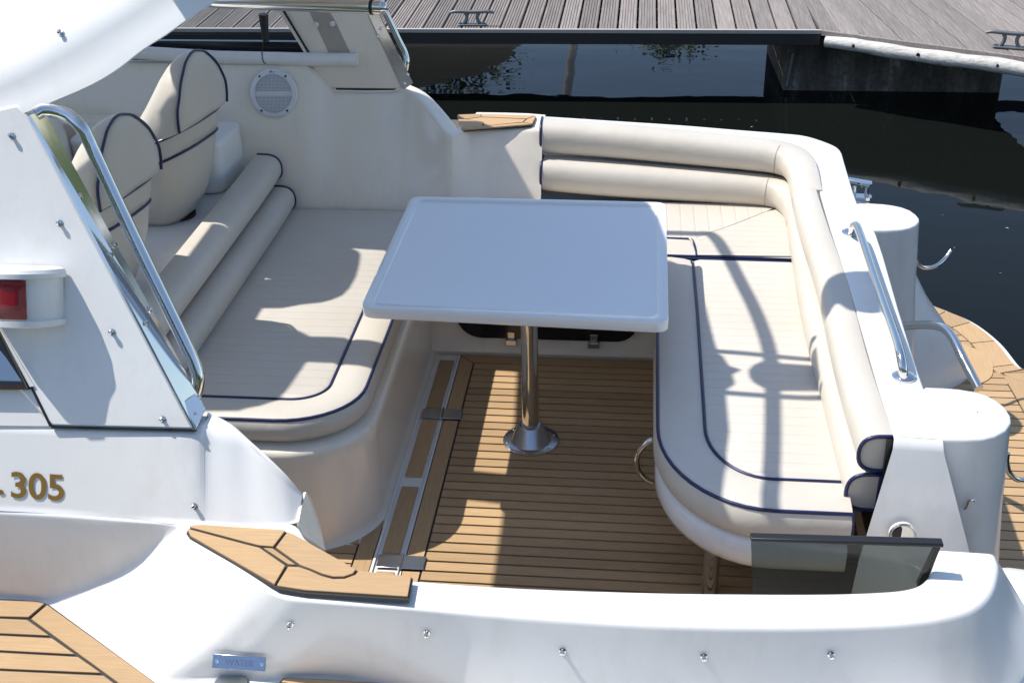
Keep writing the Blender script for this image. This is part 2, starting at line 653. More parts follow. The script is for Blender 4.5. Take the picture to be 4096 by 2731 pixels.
# ---- cockpit sole: dark caulking bed with separate teak strips
sole = box('cockpit_sole', (-1.0, -2.0, -.03), (1.35, .062, 0.0), CAULK, boat)
D = .045
for k in range(44):
    y1, y0 = -k * D - .0038, -(k + 1) * D + .0038
    box('plank', (.0035, y0, .0), (1.34, y1, .006), TEAKX, sole)
mesh('plank', [(.0, .003, .006), (1.34, .003, .006), (1.34, .055, .006), (-.052, .055, .006),
               (.0, .003, -.004), (1.34, .003, -.004), (1.34, .055, -.004), (-.052, .055, -.004)],
     [(0, 1, 2, 3), (0, 4, 5, 1), (1, 5, 6, 2), (2, 6, 7, 3), (3, 7, 4, 0)], TEAKX, sole)
xm = -.055
for (ya, yb) in ((.048, -.340), (-.405, -1.153), (-1.222, -1.95)):
    ta = ya if ya < 0 else .0
    mesh('plank', [(-.0035, ta, .006), (xm, ya, .006), (xm, yb, .006), (-.0035, yb, .006),
                   (-.0035, ta, -.004), (xm, ya, -.004), (xm, yb, -.004), (-.0035, yb, -.004)],
         [(0, 1, 2, 3), (0, 4, 5, 1), (1, 5, 6, 2), (2, 6, 7, 3), (3, 7, 4, 0)], TEAKY, sole)

# hatch rail: white moulded frame with inset teak pads and two steel hinges
hatch = prism('hatch_frame', [(-.059, .058), (-.205, .058), (-.205, -.93), (-.152, -.97), (-.152, -1.95), (-.059, -1.95)], -.01, .004, GEL, boat)
for a, b in ((-.069, -.0665), (-.152, -.144)):
    box('frame_rib', (a, -1.95, .004), (b, .05, .011), GEL, hatch, .001)
for (ya, yb) in ((.010, -.333), (-.412, -.751), (-.807, -1.146), (-1.23, -1.9)):
    box('teak_pad', (-.132, yb, .003), (-.077, ya, .0095), TEAKY, hatch, .002)
for yc in (-.373, -1.188):
    h = box('hinge', (-.137, yc - .030, .010), (.007, yc + .030, .0135), STEELB, hatch, .003)
    tube('hinge_pin', [(-.066, yc - .032, .0135), (-.066, yc + .032, .0135)], .0055, STEEL, h, 10)
# sole forward of the hatch frame
for i in range(9):
    box('plank', (-.95, -1.02 - .045 * (i + 1) + .003, 0), (-.215, -1.02 - .045 * i - .003, .006), TEAKX, sole)
box('plank', (-.209, -1.5, 0), (-.157, -.985, .006), TEAKY, sole)

# ---- moulded riser under the starboard bench with a black oval locker hatch
riser = loft('bench_riser', [[V(x, .064, 0) for x in (-.21, .3, .72)], [V(x, .056, .022) for x in (-.21, .3, .72)],
                             [V(x, .066, .032) for x in (-.21, .3, .72)], [V(x, .092, .20) for x in (-.21, .3, .72)],
                             [V(x, .105, .40) for x in (-.21, .3, .72)]], GELSH, boat)
oval = rounded([(-.03, .086, .085), (.59, .086, .085), (.64, .095, .19), (.60, .1, .30), (-.04, .1, .30), (-.09, .095, .19)], .11)
lk = slab('locker_hatch', [V(q.x, q.y - .018, q.z) for q in oval], .012, BLACKG, boat)
for x in (.14, .455):
    hg = box('hinge', (x - .022, .040, .062), (x + .022, .052, .086), STEELB, lk, .003)
    box('hinge_leaf', (x - .014, .052, .084), (x + .014, .062, .115), STEELB, hg, .002)

# ---- forward sofa base (moulded, round ended)
def sofa_outline(inset=0.0, rc=.20, ynear=-1.135, xf=-.183):
    xf -= inset
    yn = ynear + inset
    r = max(.04, rc - inset)
    pts = [Vector((xf, .36, 0))]
    pts += [Vector((xf, .0, 0)), Vector((xf, -.5, 0))]
    pts += arc((xf - r * 1.15, yn + r), r, 0, -90, 10)[0:0]
    for k in range(11):
        a = math.radians(-90 * k / 10)
        pts.append(Vector((xf - r * 1.15 + r * 1.15 * math.cos(a), yn + r + r * math.sin(a), 0)))
    pts.append(Vector((-.80, yn, 0)))
    pts.append(Vector((-.98, yn, 0)))
    return pts

def ring(pts, z, dz=0):
    return [Vector((q.x, q.y, z)) for q in pts]

rows = []
for ins, z in ((-.045, .0), (-.020, .010), (-.012, .03), (-.018, .30), (-.024, .345), (-.022, .362), (-.010, .368), (.08, .366), (.09, .34)):
    rows.append(ring(sofa_outline(ins), z))
sbase = loft('sofa_base', rows, GELSH, boat, angle=60)

# helm platform behind the sofa
plat = prism('helm_platform', rounded([(-.925, .40), (-2.3, .5), (-2.3, -1.62), (-.985, -1.62), (-.935, -.7)], .03), -.02, .60, GEL, boat, .012)
bx = prism('console_moulding', rounded([(-.94, .395), (-.955, .18), (-1.10, .165), (-1.55, .2), (-1.55, .45), (-.95, .45)], .05), .6, .80, GEL, boat, .03, 4)

# ---- starboard inner side wall
inn = [(-0.3383,0.631,0.872),(-0.2978,0.6252,0.862),(-0.255,0.5922,0.845),(-0.2088,0.5405,0.81),(-0.1471,0.4699,0.765),(-0.1141,0.4599,0.748)]
out_ = [(-0.3201,0.6897,0.882),(-0.2716,0.6777,0.865),(-0.2353,0.6636,0.845),(-0.1917,0.6317,0.815),(-0.1454,0.58,0.785),(-0.1046,0.5384,0.752)]
inn, out_ = cr(inn, 3), cr(out_, 3)
tops = [V(-2.4, .565, .985), V(-1.8, .565, .985), V(-1.2, .565, .985), V(-.70, .565, .985), V(-.64, .575, .93), V(-.60, .585, .868), V(-.48, .588, .866), V(-.37, .590, .868)] + inn
tops += [V(-.06, .592, .732), V(.06, .594, .730), V(.15, .597, .730), V(.222, .600, .730)]
outs = [q + Vector((0, .05, .004)) for q in tops[:8]] + out_ + [V(-.06, .78, .738), V(.06, .78, .738), V(.15, .775, .738), V(.222, .76, .738)]
def wall_y(x, z, top):
    """inboard face: leans outboard with height, turns out towards the bench past x = -.2"""
    k_ = min(1, max(0, (x + .22) / .45))
    k_ = k_ * k_ * (3 - 2 * k_)
    y46 = .372 + .112 * k_
    if z <= .46:
        return .30 + (y46 - .30) * max(0, z / .46) ** .5
    t_ = (z - .46) / max(.01, top.z - .46)
    return y46 + (top.y - y46) * t_
rows = []
for tp, ot in zip(tops, outs):
    col_ = [V(tp.x, wall_y(tp.x, -.02, tp), -.02), V(tp.x, wall_y(tp.x, .3, tp), .3), V(tp.x, wall_y(tp.x, .46, tp), .46)]
    for f_ in (.25, .5, .75, .9):
        z_ = .46 + (tp.z - .46) * f_
        col_.append(V(tp.x, wall_y(tp.x, z_, tp), z_))
    tail_ = prof_section([V(tp.x, wall_y(tp.x, .46 + (tp.z - .46) * .9, tp), .46 + (tp.z - .46) * .9), tp, ot, ot + Vector((.01, .03, -.10)), ot + Vector((.01, .06, -1.3))], [0, .022, .016, 0, 0], 4)
    rows.append(col_ + tail_[1:])
swall = loft('side_wall', rows, GELSH, boat, angle=75)

# starboard teak step
stp = [(-0.133,0.7116,0.74),(-0.0431,0.7314,0.74),(0.1861,0.7197,0.74),(0.1776,0.6152,0.74),(-0.0912,0.5376,0.74)]
tk = prism('teak_step', stp, .735, .742, CAULK, boat)
P = [(-0.1487,0.7105,0.742),(-0.0427,0.7283,0.742),(0.1867,0.7139,0.742),(0.1782,0.6095,0.742),(-0.1006,0.5316,0.742),(-0.1114,0.5715,0.742)]
def q3(*ix):
    return [P[i] for i in ix]
def strip(a, b, c, d, par, mat=TEAKX, h=.006):
    return slab('plank', [Vector(a), Vector(b), Vector(c), Vector(d)], h if (Vector(b) - Vector(a)).cross(Vector(d) - Vector(a)).z > 0 else h, mat, par)
def inset2d(pts, d):
    P_ = [Vector(q) for q in pts]
    n_ = len(P_)
    ar = sum(P_[i].x * P_[(i + 1) % n_].y - P_[(i + 1) % n_].x * P_[i].y for i in range(n_))
    sg = 1 if ar > 0 else -1
    out = []
    for i in range(n_):
        a, b, c = P_[i - 1], P_[i], P_[(i + 1) % n_]
        u = Vector((b.x - a.x, b.y - a.y)).normalized()
        v = Vector((c.x - b.x, c.y - b.y)).normalized()
        n1, n2 = Vector((-u.y, u.x)) * sg, Vector((-v.y, v.x)) * sg
        m = (n1 + n2)
        k_ = d / max(.35, m.length * .5) / max(m.length, 1e-6)
        out.append(Vector((b.x + m.x * k_, b.y + m.y * k_, b.z)))
    return out
def quad_up(name, pts, h, mat, par, bev=0):
    Q = [Vector(q) for q in pts]
    area = sum(Q[i].x * Q[(i + 1) % len(Q)].y - Q[(i + 1) % len(Q)].x * Q[i].y for i in range(len(Q)))
    if area < 0:
        Q.reverse()
    return slab(name, Q, h, mat, par, bev)
for qd in ([(-0.1289,0.7087,0.742),(-0.0457,0.7239,0.742),(-0.0307,0.6889,0.742),(-0.0904,0.6601,0.742)], [(-0.0387,0.7247,0.742),(0.1832,0.7127,0.742),(0.1517,0.6729,0.742),(-0.0271,0.688,0.742)],
           [(0.1869,0.7107,0.742),(0.1794,0.6147,0.742),(0.1451,0.6312,0.742),(0.1557,0.6674,0.742)], [(0.1764,0.6094,0.742),(-0.0907,0.5346,0.742),(-0.0436,0.5694,0.742),(0.1438,0.626,0.742)],
           [(-0.0862,0.655,0.742),(-0.0299,0.6826,0.742),(0.1488,0.666,0.742),(0.1398,0.6325,0.742),(-0.0074,0.5836,0.742),(-0.0161,0.6268,0.742)],
           [(-0.1194,0.6536,0.742),(-0.0894,0.6523,0.742),(-0.0193,0.6241,0.742),(-0.014,0.5808,0.742),(-0.0883,0.5422,0.742),(-0.1042,0.582,0.742)]):
    quad_up('plank', qd, .005, TEAKX, tk)

# ---- sill, black window bar, recessed strip and starboard pillar
tube('window_sill', [(-1.402,0.585,1.0274),(-1.0513,0.585,1.0098),(-0.7029,0.585,1.0053),(-0.4941,0.585,1.0055)], .026, GEL, boat, 14)
swin = box('window_bar', (-2.4, .62, 1.005), (-.685, .65, 1.062), BLACKG, boat, .004)
swin2 = slab('window_pane', [V(-2.4, .66, 1.06), V(-.70, .66, 1.06), V(-.93, .60, 1.55), V(-2.4, .60, 1.55)], .005, CLEAR, boat)
spil = slab('pillar', [(-0.6491,0.6,0.8853),(-0.6963,0.6,1.0207),(-0.775,0.6,1.1976),(-0.796,0.6,1.2798),(-0.4912,0.6,1.297),(-0.4447,0.6,1.1894),(-0.3248,0.6,0.8856)], .05, GELSH, boat, .006)
slab('recessed_strip', [(-0.6063,0.599,1.0184),(-0.6471,0.599,1.1285),(-0.6703,0.599,1.1851),(-0.6808,0.599,1.2148),(-0.6129,0.599,1.2152),(-0.5786,0.599,1.1657),(-0.5214,0.599,1.0226),(-0.5084,0.599,0.9935)], .003, BEIGE, spil)
for q in [(-0.6466,0.594,1.1382),(-0.5814,0.594,1.1419)]:
    lathe('screw_cap', [(.011, 0), (.011, .003), (.007, .0055)], q, GEL, spil, (0, -1, 0), 14)
slab('window_trim', [(-0.794,0.595,1.1987),(-0.7799,0.595,1.2021),(-0.6911,0.595,1.0256),(-0.7034,0.595,1.0238)], .02, GELSH, spil)
slab('window_trim', [(-0.7782,0.592,1.2029),(-0.7722,0.592,1.2029),(-0.6833,0.592,1.0266),(-0.6896,0.592,1.0248)], .02, BLACKG, spil)
sstrip = slab('stainless_strip', [(-0.4442,0.605,1.1881),(-0.3242,0.605,0.8823),(-0.2844,0.605,0.9108),(-0.4036,0.605,1.1883)], .008, STEEL, spil)
for q in [(-0.3967,0.597,1.124),(-0.4092,0.597,1.0937),(-0.3176,0.597,0.9094),(-0.3033,0.597,0.9444)]:
    lathe('bolt', [(.007, 0), (.007, .003), (.004, .006)], q, STEEL, sstrip, (.4, -.8, .3), 8)
tube('grab_rail', cr([(-0.4025,0.64,1.206),(-0.3756,0.64,1.1562),(-0.339,0.64,1.0688),(-0.3166,0.64,1.0177),(-0.3102,0.63,0.981),(-0.3222,0.625,0.9425),(-0.3448,0.62,0.9264)], 5), .0125, STEEL, boat, 12)

# dark horn handle hanging inside the starboard window, with a loose cord
hd = [(-0.8197,0.5,1.2014),(-0.8214,0.5,1.1735),(-0.8221,0.5,1.0989)]
hh = tube('window_handle', [hd[0] + 0 * hd[0] if False else Vector(hd[0]), Vector(hd[1]), Vector(hd[2])], .012, BLACK, boat, 12, rs=[.019, .017, .0125])
tube('cord', cr([(-0.83,0.5,1.1039),(-0.8388,0.5,1.0737),(-0.8443,0.5,1.0433),(-0.8421,0.5,1.0196),(-0.8329,0.5,1.0112)], 5), .0025, BLACK, hh, 6)

# round white loudspeaker
spk_c = Vector((-0.8205,0.52,0.8878))
sdir = Vector((.05, -1, .28)).normalized()
spk = lathe('loudspeaker', [(.094, 0), (.094, .006), (.088, .013), (.074, .016), (.073, .010), (0.0, .010)], spk_c, plain('white_plastic', (.70, .71, .73), .3), boat, sdir, 40)
_ax = sdir
_b = Vector((0, 0, 1)) - _ax * _ax.z
_b.normalize()
_a = _b.cross(_ax)
def disc_pt(r, a, h):
    return spk_c + _ax * h + (_a * math.cos(math.radians(a)) + _b * math.sin(math.radians(a))) * r
for s0, s1, off in ((8, 172, 1), (188, 352, -1)):
    pts = [disc_pt(.072, a, .0125) for a in [s0 + (s1 - s0) * k / 24 for k in range(25)]]
    mesh('grille', pts, [tuple(range(len(pts)))], GRILLE, spk)
for a in (52, 128, 232, 308):
    lathe('screw', [(.0045, 0), (.0045, .002)], disc_pt(.083, a, .0135), BLACK, spk, sdir, 8)
tube('script_mark', cr([disc_pt(.084, 98, .0145), disc_pt(.0865, 92, .0145), disc_pt(.083, 93, .0145), disc_pt(.0815, 99, .0145), disc_pt(.0815, 88, .0145), disc_pt(.0825, 84, .0145)], 4), .0009, BLACK, spk, 5)

# ---- forward dashboard mouldings seen past the seats
loft('dashboard', [[V(-2.35, .55, .80), V(-1.75, .53, .80), V(-1.12, .50, .80)], [V(-2.35, .40, .815), V(-1.75, .40, .815), V(-1.12, .44, .815)],
                   [V(-2.35, .36, .80), V(-1.75, .37, .80), V(-1.12, .43, .80)], [V(-2.35, .34, .60), V(-1.75, .35, .60), V(-1.12, .42, .6)]], GELSH, boat, angle=30)
dd = loft('dashboard_pod', [[Vector((-1.78 + .30 * math.cos(a) * s, -.02 + .40 * math.sin(a) * s, z)) for a in [k * math.pi / 12 for k in range(24)]] for s, z in ((1, .6), (.97, .84), (.85, .92), (.5, .95), (.05, .955))], GELSH, boat, closed_u=True)

# ---- aft (stern) bench pan: a moulded shelf on a leg
def bench_outline(ins=0.0):
    xf = .676 + ins
    yn = -1.455 + ins
    r1, r2 = .30 - ins, .36 - ins
    pts = [Vector((xf, .06, 0)), Vector((xf, -.4, 0)), Vector((xf, -.85, 0))]
    for k in range(13):
        a = math.radians(180 + 90 * k / 12)
        pts.append(Vector((xf + r1 + r1 * math.cos(a), yn + r2 + r2 * math.sin(a), 0)))
    pts += [Vector((1.10, yn, 0)), Vector((1.165, yn, 0))]
    return pts
rows = []
for ins, z in ((.10, .262), (.02, .262), (.008, .27), (.0, .29), (.0, .325), (.006, .345), (.022, .357), (.06, .357), (.07, .33)):
    rows.append(ring(bench_outline(ins), z))
loft('bench_pan', rows, GEL, boat, angle=60)
box('bench_front', (.735, -.80, 0), (.755, .06, .27), GEL, boat)
lathe('bench_leg', [(.024, 0), (.024, .27)], (0.8421,-1.2454,0.006), STEEL, boat, (0, 0, 1), 20)
tube('grab_handle', cr([(0.6677,-1,0.3601),(0.6493,-1,0.3439),(0.6265,-1,0.3012),(0.6281,-1,0.2496),(0.6484,-1,0.2191),(0.6734,-1,0.2045)], 5), .009, STEEL, boat, 10)

# ---- stern and starboard coaming: capped moulding with rounded edges
prs = [[(0.2077,0.6052,0.735),(0.1831,0.7555,0.735)],[(0.4841,0.649,0.722),(0.481,0.7473,0.722)],[(0.7702,0.6503,0.708),(0.772,0.7424,0.708)],[(0.9953,0.6317,0.695),(1.0014,0.7325,0.695)],[(1.1667,0.6218,0.68),(1.1777,0.7416,0.68)],[(1.2358,0.5888,0.672),(1.2632,0.7374,0.672)],[(1.2586,0.535,0.666),(1.3432,0.6779,0.666)],[(1.2566,0.397,0.663),(1.38,0.6101,0.663)],[(1.2538,0.1915,0.66),(1.3797,0.469,0.66)],[(1.2514,-0.116,0.66),(1.3725,0.078,0.66)],[(1.2526,-0.5726,0.66),(1.3955,-0.1685,0.66)],[(1.2515,-0.932,0.66),(1.379,-0.6989,0.66)],[(1.2498,-1.1847,0.66),(1.3694,-1.065,0.66)],[(1.251,-1.3002,0.66),(1.3699,-1.2404,0.66)],[(1.2509,-1.3914,0.66),(1.3666,-1.3986,0.66)]]
A_ = cr([q[0] for q in prs], 3)
B_ = cr([q[1] for q in prs], 3)
rows = []
N_ = len(A_)
for i, (a, b) in enumerate(zip(A_, B_)):
    o = (b - a)
    o.z = 0
    o.normalize()
    fl = .10
    rows.append(prof_section([a - o * .012 + Vector((0, 0, -.45)), a + Vector((0, 0, -.20)), a, b, b + o * .04 + Vector((0, 0, -.3)), b + o * fl + Vector((0, 0, -.93))], [0, 0, .010, .018, 0, 0], 3))
scm = loft('stern_coaming', rows, GEL, boat, angle=70)
# end wall of the coaming at the transom gate
E = [(1.25,-1.3964,0.6607),(1.3659,-1.4016,0.6607),(1.4898,-1.46,0.3201),(1.1966,-1.46,0.3015)]
e0, e1 = Vector(E[0]), Vector(E[1])
endw = loft('coaming_end', [[e0 + Vector((-.001, .014, .0)), e0.lerp(e1, .5) + Vector((0, .014, .0)), e1 + Vector((.001, .014, 0))],
                            [e0 + Vector((-.001, -.004, -.004)), e0.lerp(e1, .5) + Vector((0, -.004, -.004)), e1 + Vector((.0, -.004, -.004))],
                            [e0 + Vector((-.002, -.012, -.03)), e0.lerp(e1, .5) + Vector((0, -.012, -.03)), e1 + Vector((.004, -.012, -.03))],
                            [Vector((1.19, -1.478, .33)), Vector((1.34, -1.476, .33)), Vector((1.475, -1.47, .33))],
                            [Vector((1.16, -1.50, -.15)), Vector((1.34, -1.50, -.15)), Vector((1.56, -1.50, -.15))]], GEL, boat, angle=80)
box('gap_strip', (1.236, -1.40, .30), (1.246, -.2, .652), BLACK, boat)  # black strip along the dark gap between backrest and coaming
lt = Vector((1.2876,-1.478,0.4227))
lch = lathe('gate_latch', [(.033, -.01), (.033, .002), (.029, .0035), (.027, .002), (.027, -.001), (0, -.001)], lt, GEL, boat, (0, -1, .1), 28)
slab('latch_recess', [lt + Vector((.026 * math.cos(math.radians(a)), -.0035, .026 * math.sin(math.radians(a)))) for a in range(100, 261, 20)], .002, BLACK, lch)
lathe('latch_ring', [(.034, .0), (.034, .003), (.031, .004), (.030, .002)], lt, STEEL, lch, (0, -1, .1), 28)

# twin rounded transom pods
pod1 = [(1.3682,0.0797,0.66),(1.4165,0.083,0.66),(1.456,0.0785,0.66),(1.4885,0.0686,0.66),(1.5169,0.0528,0.66),(1.5401,0.0255,0.66),(1.5533,-0.0114,0.66),(1.558,-0.0445,0.66),(1.5554,-0.0666,0.66),(1.5378,-0.1001,0.66),(1.5137,-0.123,0.66),(1.4843,-0.137,0.66),(1.4318,-0.1453,0.66),(1.3819,-0.1463,0.66)]
pod2 = [(1.3678,-1.1527,0.66),(1.4092,-1.1521,0.66),(1.4529,-1.1557,0.66),(1.4904,-1.1662,0.66),(1.516,-1.1795,0.66),(1.5383,-1.2057,0.66),(1.5528,-1.2403,0.66),(1.5563,-1.283,0.66),(1.5498,-1.3135,0.66),(1.5272,-1.3506,0.66),(1.4946,-1.3781,0.66),(1.4603,-1.392,0.66),(1.4125,-1.3973,0.66),(1.3655,-1.3987,0.66)]
def pod(pts, nm='transom_pod'):
    pts = [Vector(q) for q in pts]
    c = sum(pts, Vector()) / len(pts)
    rws = []
    for s, z, dx in ((.0, .6615, 0), (.9, .6615, 0), (.97, .6605, 0), (.995, .655, 0), (1.0, .645, .0), (1.0, .4, .022), (1.02, .2, .045), (1.04, -.12, .09)):
        rws.append([Vector((c.x + (q.x - c.x) * max(s, .02) + dx, c.y + (q.y - c.y) * max(s, .02), z)) for q in pts])
    return loft(nm, rws, GEL, boat, closed_u=True, angle=60)
pod(pod1)
pod(pod2)
# buttress that runs from the far pod down to the bathing platform
loft('transom_buttress', [[V(1.50, .02, .42), V(1.56, .10, .44), V(1.57, .22, .45), V(1.50, .30, .45)],
                          [V(1.56, -.0, .2), V(1.70, .14, .2), V(1.71, .30, .2), V(1.6, .38, .2)],
                          [V(1.62, -.05, -.05), V(1.88, .22, -.05), V(1.885, .40, -.05), V(1.7, .5, -.05)],
                          [V(1.63, -.05, -.12), V(1.92, .23, -.12), V(1.93, .43, -.12), V(1.7, .55, -.12)]], GEL, boat)
# rounded starboard quarter with mooring cleat
loft('quarter_deck', [[Vector((1.35 + .24 * math.cos(a) * s, .42 + .30 * math.sin(a) * s, z)) for a in [k * math.pi / 14 for k in range(29)]] for s, z in ((.02, .45), (.8, .45), (.95, .44), (1.0, .42), (1.02, .3), (1.04, -.5))], GEL, boat, angle=60)
cb = Vector((1.4825,0.6378,0.5))
cl = prism('mooring_cleat', rounded([(cb.x - .045, cb.y - .02), (cb.x + .045, cb.y - .025), (cb.x + .045, cb.y + .02), (cb.x - .045, cb.y + .025)], .015), .448, .46, STEEL, boat)
for dx in (-.025, .025):
    lathe('cleat_post', [(.010, 0), (.008, .04)], (cb.x + dx, cb.y, .458), STEEL, cl, (0, 0, 1), 10)
slab('cleat_bar', [(1.4249,0.7208,0.51),(1.5307,0.6749,0.51),(1.5255,0.6517,0.51),(1.5132,0.6374,0.51),(1.4205,0.6879,0.51)], .014, STEEL, cl, .004)

# stern grab rail on the coaming, hoop rail and two coat hooks
rail = cr([(1.3139,-0.1806,0.665),(1.3081,-0.2121,0.69),(1.3068,-0.2335,0.712),(1.3127,-0.2522,0.722),(1.3146,-0.3148,0.724),(1.3136,-0.4778,0.724),(1.3118,-0.7239,0.724),(1.3114,-0.9857,0.724),(1.3099,-1.0639,0.722),(1.3108,-1.0999,0.712),(1.3149,-1.1192,0.69),(1.3196,-1.1176,0.665)], 5)
gr = tube('stern_rail', rail, .0125, STEEL, boat, 14)
for q in [(1.3141,-0.173,0.66),(1.3237,-1.1045,0.66)]:
    lathe('rail_foot', [(.032, 0), (.032, .004), (.022, .010), (.013, .012)], Vector(q) + Vector((0, 0, .0005)), STEEL, gr, (0, 0, 1), 22)
tube('boarding_rail', cr([(1.4426,-0.45,0.457),(1.4631,-0.5,0.4914),(1.4962,-0.55,0.5229),(1.5222,-0.6,0.548),(1.5384,-0.65,0.5624),(1.5515,-0.7,0.5592),(1.5614,-0.76,0.5432),(1.58,-0.82,0.5156),(1.5942,-0.88,0.4965)], 5), .0135, STEEL, boat, 12)
tube('boarding_hook', cr([(1.5751,0,0.5221),(1.579,0,0.4936),(1.6001,0.02,0.4541),(1.6359,0.05,0.4321),(1.6726,0.07,0.4338),(1.704,0.1,0.4461),(1.7257,0.12,0.4699)], 5), .007, STEEL, boat, 8)
tube('boarding_hook', cr([(1.5966,-1.2,0.4944),(1.5992,-1.2,0.4666),(1.612,-1.2,0.4319),(1.6384,-1.19,0.4047),(1.6709,-1.18,0.3949)], 5), .0075, STEEL, boat, 8)
for q in [(1.4526,-1.4,0.4816),(0.7284,-3,2.1204)][:1]:
    q = Vector(q)
    tube('coat_hook', cr([q + Vector((-.002, .0, -.028)), q + Vector((0, -.008, -.012)), q + Vector((0, -.010, .004)), q + Vector((.006, -.014, .012)), q + Vector((.013, -.014, .008))], 4), .003, STEEL, boat, 7)

q = Vector((1.5024,-1.78,0.3804))
tube('coat_hook', cr([q + Vector((-.004, .0, -.03)), q + Vector((0, -.010, -.014)), q + Vector((0, -.014, .004)), q + Vector((.008, -.018, .014)), q + Vector((.017, -.018, .008))], 4), .004, STEEL, boat, 7)

# ---- bathing platform
ZP = -.12
oc = [(1.854,0.8833,-0.12),(1.9495,0.792,-0.12),(2.0356,0.6917,-0.12),(2.099,0.5277,-0.12),(2.129,0.3403,-0.12)]
oc = cr(oc, 4)
xo = max(q.x for q in oc)
tail = [Vector((oc[-1].x + .035, .28, ZP)), Vector((oc[-1].x + .055, -.1, ZP)), Vector((oc[-1].x + .06, -.6, ZP)), Vector((oc[-1].x + .055, -1.1, ZP)), Vector((oc[-1].x + .02, -1.6, ZP)), Vector((oc[-1].x - .1, -1.9, ZP)), Vector((oc[-1].x - .35, -2.1, ZP))]
outer = cr([oc[0], oc[4], oc[8], oc[12], oc[16]] + tail, 6)
poly = [Vector((1.3, 1.0, ZP))] + outer + [Vector((1.3, -2.1, ZP))]
plf = prism('bathing_platform', [(q.x, q.y) for q in poly], ZP - .10, ZP - .008, GEL, boat, .02, 3)
def inset_curve(C, d):
    out = []
    for i, q in enumerate(C):
        t = (C[min(i + 1, len(C) - 1)] - C[max(i - 1, 0)]).normalized()
        nn = Vector((t.y, -t.x, 0))
        if nn.x > 0 and abs(nn.x) > .2 or (abs(nn.x) <= .2 and nn.y > 0):
            nn = -nn
        out.append(q + nn * d)
    return out
o1, o2, o3 = inset_curve(outer, .03), inset_curve(outer, .13), inset_curve(outer, .136)
prism('platform_caulking', [(q.x, q.y) for q in [Vector((1.3, .98, 0))] + inset_curve(outer, .028) + [Vector((1.3, -2.0, 0))]], ZP - .012, ZP - .004, CAULK, plf)
step_ = 6
for i in range(0, len(outer) - 1, step_):
    seg = list(range(i, min(i + step_, len(outer) - 1) + 1))
    a = [o1[k] for k in seg]
    b = [o2[k] for k in seg]
    e = (a[-1] - a[0]).normalized() * .0025
    a[0] = a[0] + e; a[-1] = a[-1] - e; b[0] = b[0] + e; b[-1] = b[-1] - e
    quad_up('plank', a + b[::-1], .006, TEAKY, plf)
def xlim(y):
    best = None
    for i in range(len(o3) - 1):
        p0, p1 = o3[i], o3[i + 1]
        if (p0.y - y) * (p1.y - y) <= 0 and abs(p0.y - p1.y) > 1e-6:
            t = (y - p0.y) / (p1.y - p0.y)
            x = p0.x + t * (p1.x - p0.x)
            best = x if best is None else max(best, x)
    return best
y = .80
while y > -2.0:
    ya, yb = y - .003, y - .048 + .003
    xa, xb = xlim(ya), xlim(yb)
    if xa and xb and min(xa, xb) > 1.45:
        # leave room for the white buttress foot and its teak surround
        x0 = 1.42
        quad_up('plank', [(x0, ya, ZP - .004), (xa, ya, ZP - .004), (xb, yb, ZP - .004), (x0, yb, ZP - .004)], .009, TEAKX, plf)
    y -= .048
sur = [Vector((1.60, .60, 0)), Vector((1.92, .50, 0)), Vector((2.0, .42, 0)), Vector((2.02, .33, 0)), Vector((1.99, .22, 0)), Vector((1.92, .16, 0)), Vector((1.88, .2, 0)), Vector((1.6, .3, 0))]
quad_up('plank', [(q.x, q.y, ZP + .0055) for q in rounded([(q.x, q.y) for q in sur], .04)], .0035, TEAKY, plf)

# ---- port coaming: long capped side with wrapped aft end
TC = .68
pr = [[(-1.0829,-1.8933,0.705),(-1.0721,-1.9121,0.705)],[(-0.8761,-1.8901,0.703),(-0.8666,-1.9088,0.703)],[(-0.6928,-1.8897,0.702),(-0.6844,-1.9083,0.702)],[(-0.5054,-1.8956,0.7),(-0.4983,-1.914,0.7)],[(-0.3824,-1.9022,0.7),(-0.4014,-1.9192,0.7)],[(-0.2453,-1.8951,0.7),(-0.3744,-1.9311,0.7)],[(-0.1677,-1.8893,0.7),(-0.3608,-1.9591,0.7)],[(-0.1222,-1.9014,0.7),(-0.2931,-2.0074,0.7)],[(-0.0893,-1.9461,0.7),(-0.2152,-2.0586,0.7)],[(-0.028,-1.984,0.695),(-0.1412,-2.1035,0.695)],[(0.0262,-2.0169,0.69),(-0.1006,-2.1227,0.69)],[(0.0772,-2.0382,0.69),(-0.0298,-2.133,0.69)],[(0.1608,-2.0425,0.685),(0.1765,-2.1334,0.685)],[(0.3889,-2.0423,0.68),(0.3974,-2.1336,0.68)],[(0.6577,-2.0349,0.68),(0.6577,-2.1359,0.68)],[(0.8586,-2.0176,0.675),(0.8719,-2.121,0.675)],[(1.0137,-1.9998,0.67),(1.0441,-2.0982,0.67)],[(1.1207,-1.9861,0.67),(1.161,-2.079,0.67)],[(1.1798,-1.9721,0.67),(1.2412,-2.0563,0.67)],[(1.2147,-1.949,0.67),(1.3036,-2.0219,0.67)],[(1.2416,-1.9053,0.67),(1.3478,-1.9672,0.67)],[(1.2605,-1.8494,0.67),(1.3774,-1.8893,0.67)],[(1.2666,-1.846,0.67),(1.3797,-1.8491,0.67)]]
ZD = .45
cbot = [(-1.1428,-1.9166,0.45),(-0.9278,-1.9122,0.45),(-0.8309,-1.9123,0.45),(-0.7765,-1.9141,0.45),(-0.7437,-1.9206,0.45),(-0.7,-1.9426,0.45),(-0.6356,-1.9829,0.45),(-0.5587,-2.0321,0.45),(-0.4782,-2.0831,0.45),(-0.3942,-2.1367,0.45),(-0.2959,-2.1263,0.45),(-0.2119,-2.1169,0.45),(0.015,-2.1038,0.45)]
conc = [0, 0, .0, .15, .5, .9, 1, 1, 1, .8, .45, .15] + [0] * 20
